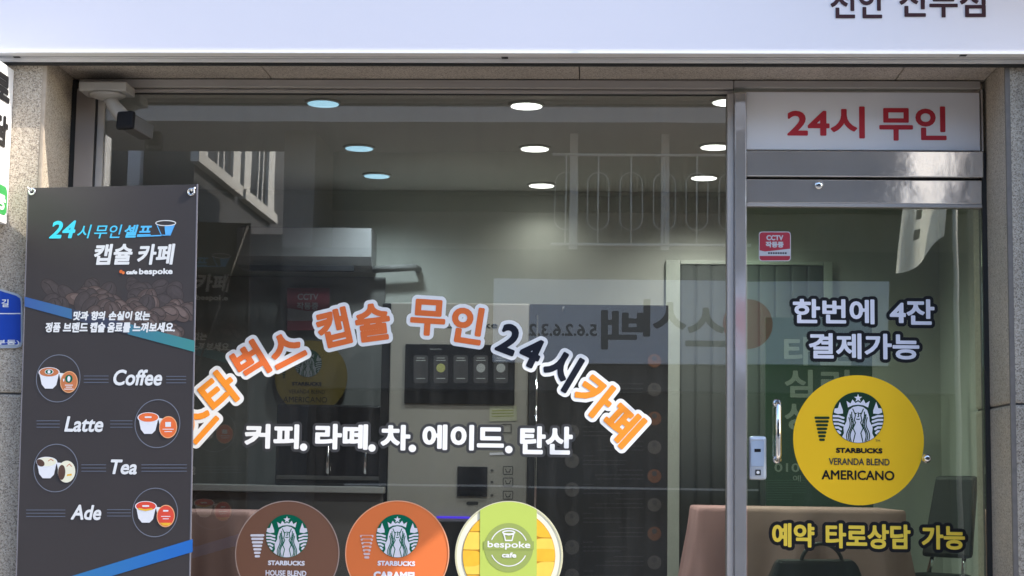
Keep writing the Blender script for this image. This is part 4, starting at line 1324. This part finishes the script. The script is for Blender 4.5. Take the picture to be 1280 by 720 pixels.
# inner doorway in the back wall
Y = RY1
f0, f1 = at(832, 326, Y), at(1042, 700, Y)
i0, i1 = at(850, 331, Y), at(1031, 700, Y)
mb = MB()
mb.box(f0.x, i0.x, Y - 0.03, Y - 0.002, FLOOR, f0.z, 0.004); mb.box(i1.x, f1.x, Y - 0.03, Y - 0.002, FLOOR, f0.z, 0.004)
mb.box(i0.x + 0.001, i1.x - 0.001, Y - 0.03, Y - 0.002, i0.z, f0.z, 0.004)
idr = mb.build('inner_door_frame', P('frame_pale', (0.52, 0.56, 0.50), 0.5, var=0.04), shop)
mb = MB()
n = 9
for i in range(n):
    x0 = i0.x + (i1.x - i0.x) * i / n; x1 = i0.x + (i1.x - i0.x) * (i + 1) / n
    mb.tube([(x0 + (x1 - x0) / 2, Y - 0.012, FLOOR), (x0 + (x1 - x0) / 2, Y - 0.012, i0.z - 0.002)], (x1 - x0) * 0.53, 10)
for v in mb.bm.verts: v.co.y = Y - 0.014 + (v.co.y - (Y - 0.012)) * 0.22
mb.build('curtain', P('curtain_green', (0.085, 0.095, 0.09), 0.8, var=0.15), idr)

# dark green poster board behind the door
Y = 2.35
q0, q1 = at(957, 396, Y), at(1092, 640, Y)
t = empty('poster_board', ((q0.x + q1.x) / 2, Y, FLOOR), 'dark green standing board with pale Korean letters behind the glass door', 'sign')
MB().box(q0.x, q1.x, Y, Y + 0.03, FLOOR + 0.02, q0.z, 0.004).build('board', P('board_green', (0.035, 0.075, 0.05), 0.45, var=0.12), t)
a = Art(Y, px=ppm(Y))
pg = P('board_letters', (0.26, 0.31, 0.27), 0.5, var=0.05)
for s, bx in (('타', (980, 421, 1016, 457)), ('로', (1025, 421, 1064, 457)), ('심', (981, 462, 1016, 497)), ('리', (1026, 462, 1062, 497)), ('상', (981, 503, 1016, 538)), ('담', (1026, 503, 1062, 538))):
    a.text(s, bx, pg, 1, bold=1.2, res=0.6)
a.text('010-', (968, 579, 1006, 590), pg, 1, bold=0.3, res=0.4)
a.text('예', (991, 594, 1001, 602), pg, 1, bold=0.1, res=0.4)
for i in range(9):
    y = 600 + i * 3.0
    a.poly([(958, y), (1008 if i < 6 else 990, y), (1008 if i < 6 else 990, y + 0.9), (958, y + 0.9)], P('board_rule', (0.07, 0.14, 0.10), 0.5, var=0), 1)
a.build('lettering', t)

# cloth covered tables
def cloth_table(x0, x1, y0, y1, z, label, seed):
    r = random.Random(seed)
    t = empty('table', ((x0 + x1) / 2, (y0 + y1) / 2, FLOOR), label, 'table')
    mb = MB()
    cx, cy_ = (x0 + x1) / 2, (y0 + y1) / 2
    per = []
    N = 120
    def perim(s):
        w, d = x1 - x0, y1 - y0
        s = s % (2 * (w + d))
        if s < w: return (x0 + s, y0)
        s -= w
        if s < d: return (x1, y0 + s)
        s -= d
        if s < w: return (x1 - s, y1)
        return (x0, y1 - (s - w))
    tot = 2 * ((x1 - x0) + (y1 - y0))
    ph = [r.uniform(0, 6.28) for _ in range(3)]
    rows = []
    for j, (drop, out) in enumerate(((0, -0.01), (0.004, 0.0), (0.02, 0.006), (0.12, 0.012), (0.28, 0.028), (0.46, 0.045), (0.62, 0.055))):
        row = []
        for i in range(N):
            px_, py_ = perim(tot * i / N)
            v = Vector((px_ - cx, py_ - cy_, 0)); n = v.normalized()
            f = drop * 0.09 * (math.sin(i * 0.55 + ph[0]) + 0.6 * math.sin(i * 0.93 + ph[1]))
            q = Vector((px_, py_, z - drop)) + n * (out + f)
            row.append(mb.bm.verts.new(q))
        rows.append(row)
    for A, B in zip(rows, rows[1:]):
        for i in range(N):
            ff = mb.bm.faces.new((A[i], A[(i + 1) % N], B[(i + 1) % N], B[i])); ff.smooth = True
    mb.bm.faces.new(rows[0])
    cl = mb.build('tablecloth', M['pink_cloth'], None)
    mb = MB(); mb.box(x0 + 0.01, x1 - 0.01, y0 + 0.01, y1 - 0.01, z - 0.03, z - 0.003, 0.004); mb.build('tabletop', M['wood'], t)
    for sx in (x0 + 0.05, x1 - 0.05):
        for sy in (y0 + 0.05, y1 - 0.05):
            MB().box(sx - 0.02, sx + 0.02, sy - 0.02, sy + 0.02, FLOOR, z - 0.031, 0.003).build('leg', M['wood'], t)
    return t, cl
M['pink_cloth'] = P('pink_cloth', (0.50, 0.295, 0.27), 0.85, var=0.1, scale=8)
M['wood'] = P('table_wood', (0.22, 0.13, 0.08), 0.5, var=0.2, scale=10)
Y = 1.15
q0, q1 = at(874, 634, Y), at(1132, 634, Y)
t, cl = cloth_table(q0.x, q1.x, Y, Y + 0.75, q0.z, 'cloth covered table just inside the glass door', 2)
tag(cl, 'pinkish brown tablecloth hanging over the table inside the glass door', 'tablecloth')
Y = 1.3
q0, q1 = at(130, 637, Y), at(312, 637, Y)
t, cl = cloth_table(q0.x, q1.x, Y, Y + 0.55, q0.z, 'cloth covered table at the far left behind the hanging banner', 6)
tag(cl, 'brownish tablecloth on the left table, seen beside the hanging banner', 'tablecloth')
# chairs
M['chair'] = P('chair_black', (0.007, 0.007, 0.0075), 0.6, var=0.1)
def chair(x, y, rz, ztop, label, name='chair', wid=0.42, tilt=0.12):
    t = empty(name, (x, y, FLOOR), label, 'chair', None, 0)
    R = Matrix.Translation((x, y, FLOOR)) @ Matrix.Rotation(rz, 4, 'Z')
    MB().box(-wid / 2, wid / 2, -0.21, 0.21, 0.43, 0.48, 0.018).build('seat', M['chair'], t, R)
    mb = MB(); H = ztop - FLOOR
    n = 8
    for i in range(1):
        mb.box(-wid / 2, wid / 2, -0.02, 0.02, 0, H - 0.55, 0.018, 0)
    for v in mb.bm.verts:
        f = v.co.z / (H - 0.55)
        v.co.y += 0.20 + tilt * f
        v.co.x *= 1 - 0.18 * f * f
        v.co.z += 0.55
    mb.build('backrest', M['chair'], t, R)
    for sx in (-1, 1):
        for sy in (-1, 1):
            mb = MB(); mb.tube([(sx * (wid / 2 - 0.03), sy * 0.18, 0.43), (sx * (wid / 2 - 0.01), sy * 0.21, 0.0)], 0.012, 10); mb.build('leg', M['chrome'], t, R)
        mb = MB(); mb.tube([(sx * (wid / 2 - 0.03), 0.18, 0.44), (sx * (wid / 2 - 0.05), 0.23, 0.6)], 0.012, 10); mb.build('back_post', M['chrome'], t, R)
    return t
p = at(1178, 594, 1.25)
chair(p.x - 0.06, 1.40, math.radians(-42), p.z, 'black high backed chair at the right end of the table inside the door', wid=0.25, tilt=0.10)
p = at(1023, 700, 0.72)
t = empty('stool', (p.x, 0.8, FLOOR), 'low stool carrying the black bag in front of the cloth covered table', 'stool')
MB().lathe([(0.02, FLOOR + 0.40), (0.17, FLOOR + 0.405), (0.18, FLOOR + 0.42), (0.175, FLOOR + 0.44), (0.02, FLOOR + 0.445)], (p.x, 0.8, 0), 32).build('seat', M['chair'], t)
for w in (0.8, 2.4, 3.9, 5.5):
    MB().tube([(p.x + 0.12 * math.cos(w), 0.8 + 0.12 * math.sin(w), FLOOR + 0.402), (p.x + 0.17 * math.cos(w), 0.8 + 0.17 * math.sin(w), FLOOR)], 0.011, 10).build('leg', M['chair'], t)
t = empty('handbag', (p.x, 0.8, FLOOR + 0.446), 'black bag with a looped handle low behind the door lettering', 'bag')
mb = MB(); zb_, zt_ = FLOOR + 0.446, p.z
mb.box(-0.20, 0.20, -0.075, 0.075, zb_, zt_, 0.02)
for v in mb.bm.verts:
    f = (v.co.z - zb_) / (zt_ - zb_)
    v.co.x = v.co.x * (1 - 0.22 * f * f) + p.x; v.co.y = v.co.y * (1 - 0.45 * f) + 0.8
    v.co.z += 0.012 * math.sin(v.co.x * 21)
mb.build('body', P('bag_black', (0.016, 0.015, 0.016), 0.38, var=0.15, bump=0.1), t)
mb = MB(); hp = [(p.x + 0.02 + 0.085 * math.cos(w), 0.77, zt_ - 0.02 + 0.085 * math.sin(w)) for w in np.linspace(-0.15, math.pi + 0.15, 20)]
mb.tube(hp, 0.008, 10); mb.build('handle', P('strap_black', (0.03, 0.028, 0.028), 0.45), t)

# ------------------------------------------------------------------ across the street (seen in the reflections)
OY = -10.0
opp = empty('opposite_building', (3, OY, 0), 'shaded low building across the street mirrored in the shop glass', 'building')
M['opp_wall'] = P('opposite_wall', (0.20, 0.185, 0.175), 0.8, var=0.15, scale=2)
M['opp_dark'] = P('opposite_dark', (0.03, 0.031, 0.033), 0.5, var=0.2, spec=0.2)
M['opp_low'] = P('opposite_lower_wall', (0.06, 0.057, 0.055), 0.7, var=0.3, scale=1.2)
M['eave'] = P('eave_paint', (0.42, 0.39, 0.37), 0.7, var=0.1)
M['rail_white'] = P('railing_paint', (0.58, 0.57, 0.55), 0.5, var=0.05)
zA2 = mirror_at(800, 153, OY + 0.45).z; zA = zA2 + 0.351; zB = mirror_at(800, 340, OY).z; zC = mirror_at(800, 306, OY).z
mb = MB()
ox0 = -3.12
eb = MB(); eb.box(-9, 9, OY - 1.1, OY + 0.45, zA2, zA2 + 0.35); eb.build('eave', M['eave'], opp)
mb.box(ox0, 9, OY - 4, OY, zA, zA + 0.7)
mb.box(ox0, 9, OY - 4, OY - 1.2, zC - 0.049, zA - 0.001)
mb.box(ox0, ox0 + 0.3, OY - 1.199, OY, zC - 0.049, zA - 0.001)
mb.build('wall', M['opp_wall'], opp)
mb = MB()
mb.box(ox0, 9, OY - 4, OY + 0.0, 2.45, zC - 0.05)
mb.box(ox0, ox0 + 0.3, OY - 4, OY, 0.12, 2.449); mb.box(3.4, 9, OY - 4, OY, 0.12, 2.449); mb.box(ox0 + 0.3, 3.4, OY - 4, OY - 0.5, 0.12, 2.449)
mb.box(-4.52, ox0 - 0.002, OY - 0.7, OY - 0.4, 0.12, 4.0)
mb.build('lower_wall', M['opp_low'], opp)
mb = MB()
for x in (717, 831):
    p = mirror_at(x, 250, OY - 0.1); mb.box(p.x - 0.04, p.x + 0.04, OY - 0.16, OY - 0.08, zC - 0.048, zA - 0.002, 0.004)
mb.build('column', M['rail_white'], opp)
mb = MB()
mb.box(ox0 + 0.3, 8.6, OY - 1.195, OY - 1.15, zC + 0.5, zA - 0.2)
mb.build('window', M['opp_dark'], opp)
mb = MB(); l0 = mirror_at(430, 605, OY + 0.02); l1 = mirror_at(950, 613, OY + 0.02)
mb.box(l0.x, l1.x, OY - 0.4, OY + 0.02, l1.z, l0.z, 0.01); mb.build('ledge', P('ledge_stone', (0.55, 0.53, 0.5), 0.7, var=0.15), opp)
# railing
rail = empty('balcony_railing', (2, OY, zC), 'pale metal balcony railing with long oval loops mirrored in the window', 'railing')
r0, r1 = mirror_at(690, 193, OY + 0.06), mirror_at(938, 193, OY + 0.06)
zt, zb = r0.z, mirror_at(690, 305, OY + 0.06).z
yr = OY + 0.06
mb = MB()
mb.tube([(r0.x, yr, zt), (r1.x, yr, zt)], 0.014, 8); mb.tube([(r0.x, yr, zb), (r1.x, yr, zb)], 0.014, 8)
mb.build('rail', M['rail_white'], rail)
sp = mirror_at(789, 250, yr).x - mirror_at(748, 250, yr).x
xb = mirror_at(748, 250, yr).x - sp
bars, ovals = MB(), MB()
while xb < r1.x:
    bars.tube([(xb, yr, zb), (xb, yr, zt)], 0.0075, 8)
    rr = sp * 0.33; ch = (zt - zb); z0o, z1o = zb + 0.16 * ch + rr, zt - 0.2 * ch - rr
    loop = [(xb + rr * math.cos(w), yr + 0.012, z1o + rr * math.sin(w)) for w in np.linspace(0, math.pi, 10)] + \
           [(xb + rr * math.cos(w), yr + 0.012, z0o + rr * math.sin(w)) for w in np.linspace(math.pi, 2 * math.pi, 10)]
    ovals.tube(loop + [loop[0]], 0.0048, 6)
    xb += sp
bars.build('bar', M['rail_white'], rail); ovals.build('oval_loop', M['rail_white'], rail)
# signboard
s0p, s1p = mirror_at(617, 348, OY + 0.12), mirror_at(1112, 458, OY + 0.12)
t = empty('opposite_sign', ((s0p.x + s1p.x) / 2, OY, s1p.z), 'pale signboard across the street mirrored above the arch of letters', 'sign')
MB().box(s0p.x, s1p.x, OY + 0.003, OY + 0.12, s1p.z, s0p.z, 0.006).build('board', P('opp_sign_face', (0.54, 0.59, 0.67), 0.5, var=0.04), t)
ofr = Matrix.Translation((0, OY + 0.12, 0)) @ Matrix.Rotation(math.pi, 4, 'Z')
b = Art(frame=ofr, px=1.0)
def mirror_text(s, box, m, bold):
    p0, p1 = mirror_at(box[0], box[1], OY + 0.12), mirror_at(box[2], box[3], OY + 0.12)
    local_text(b, s, -p1.x, p1.z, -p0.x, p0.z, m, bold, 0.006)
ik = P('opp_sign_ink', (0.07, 0.08, 0.085), 0.5, var=0)
mirror_text('스', (858, 386, 906, 432), ik, 0.012)
mirror_text('시', (806, 375, 856, 420), ik, 0.012)
mirror_text('백', (753, 389, 803, 436), ik, 0.012)
mirror_text('5.6.2.6.3.2', (661, 405, 746, 420), ik, 0.004)
p = mirror_at(935, 405, OY + 0.12)
V = [(-p.x + 0.24 * math.cos(w), p.z + 0.24 * math.sin(w)) for w in np.linspace(0, 6.283, 40, endpoint=False)]
b.add(V, [list(range(40))], P('opp_sign_red', (0.40, 0.07, 0.09), 0.5, var=0), 1)
b.build('lettering', t)
# sunlit house beside the alley
SX = -4.55
side = empty('side_building', (SX, -14, 0), 'house with white window frames mirrored in the upper left of the window', 'building')
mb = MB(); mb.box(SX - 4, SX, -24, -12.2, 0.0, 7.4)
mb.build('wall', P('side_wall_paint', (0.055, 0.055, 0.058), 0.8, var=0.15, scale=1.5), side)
for y0, y1 in ((-14.35, -12.05), (-16.6, -14.6)):
    mb = MB()
    zb_ = 5.16
    z1_ = 6.9
    fw = 0.55 if y1 > -13 else 0.4
    mb.box(SX + 0.002, SX + 0.06, y0, y0 + 0.42, zb_, z1_, 0.004); mb.box(SX + 0.002, SX + 0.06, y1 - fw, y1, zb_, z1_, 0.004)
    mb.box(SX + 0.002, SX + 0.10, y0 - 0.04, y1 + 0.04, zb_ - 0.13, zb_ - 0.002, 0.004); mb.box(SX + 0.002, SX + 0.06, y0, y1, z1_ + 0.002, z1_ + 0.12, 0.004)
    mb.box(SX + 0.002, SX + 0.04, (y0 + y1) / 2 - 0.03, (y0 + y1) / 2 + 0.03, zb_, z1_, 0.004)
    mb.box(SX + 0.002, SX + 0.04, (y0 + y1) / 2 - 0.33, (y0 + y1) / 2 - 0.27, zb_, z1_, 0.004)
    w = mb.build('window', P('window_frame_paint', (0.62, 0.60, 0.55), 0.6, var=0.08), side)
    MB().box(SX + 0.001, SX + 0.02, y0 + 0.421, y1 - fw - 0.001, zb_ + 0.001, z1_ - 0.001).build('pane', M['opp_dark'], w)
far = MB(); far.box(-30, 30, -40, -30, 0, 8.5); far.box(-30, -9, -29.9, -9.8, 0, 7)
wp = MB(); c_ = mirror_at(166, 200, -12.0); wp.box(c_.x - 0.07, c_.x + 0.07, -12.19, -12.05, 4.35, 7.2, 0.01); wp.build('pilaster', M['vinyl_white'], side)
fo = far.build('wall', M['opp_wall'], empty('far_building', (0, -35, 0), 'dull far block closing the view down the alley', 'building'))
# cream cloth banner on a pole across the street
q0, q1 = mirror_at(1112, 185, -9.2), mirror_at(1192, 340, -9.2)
t = empty('cloth_banner', (q1.x, -9.2, 0.12), 'cream cloth banner on a pole mirrored in the glass door', 'banner')
mb = MB()
nu, nv = 16, 18
vs = []
zT = q0.z + 0.45
for j in range(nv + 1):
    row = []
    for i in range(nu + 1):
        f, gk = i / nu, j / nv
        x = q1.x + 0.02 - 0.10 * gk - (0.46 + 0.10 * gk) * f
        y = -9.2 + 0.78 * f + 0.06 * math.sin(f * 9 + gk * 2.5) * (0.4 + gk)
        z = zT + (q1.z + 0.28 - zT) * gk - 0.42 * f * gk + 0.05 * math.sin(f * 6 + 1)
        row.append(mb.bm.verts.new((x, y, z)))
    vs.append(row)
for j in range(nv):
    for i in range(nu):
        f = mb.bm.faces.new((vs[j][i], vs[j][i + 1], vs[j + 1][i + 1], vs[j + 1][i])); f.smooth = True
        f.material_index = 1 if (i in (10, 11) and 10 <= j <= 15 and j % 2 == 0) else 0
cm = mb.build('cloth', [P('cream_cloth', (0.86, 0.82, 0.74), 0.8, var=0.05, trans=0.15), M['outline_grey'], M['warn_red']], t)
mb = MB(); mb.tube([(q1.x + 0.03, -9.2, 0.12), (q1.x + 0.03, -9.2, zT + 0.1)], 0.025, 10); mb.build('pole', M['alu'], t)

# unseen cloth added above the view, cut to throw slanting shade on the stickers
TS = 1.0
def toward(px, py):
    p = at(px, py, 0); return p + Vector((3.05, -1.0, 2.5)) * TS
poly = [toward(*p) for p in ((150, 596), (640, 596), (600, 624.5), (490, 715), (380, 805), (150, 805))]
t = empty('shade_blocker', poly[0], 'unseen slanted cloth added high outside to shade the lower stickers', 'banner')
mb = MB(); mb.prism(poly, (0, -0.006, 0)); mb.build('cloth', P('blocker_cloth', (0.55, 0.50, 0.42), 0.8, var=0.06), t)
mb = MB(); mb.tube([poly[0], poly[0] + Vector((-0.5, 0.85, 0.3))], 0.006, 8); mb.tube([poly[1], poly[1] + Vector((0.6, 0.2, 0.2)), (poly[1].x + 1.2, -0.3, poly[1].z + 0.5)], 0.006, 8)
mb.build('cord', M['rubber'], t)
bpy.context.view_layer.update()
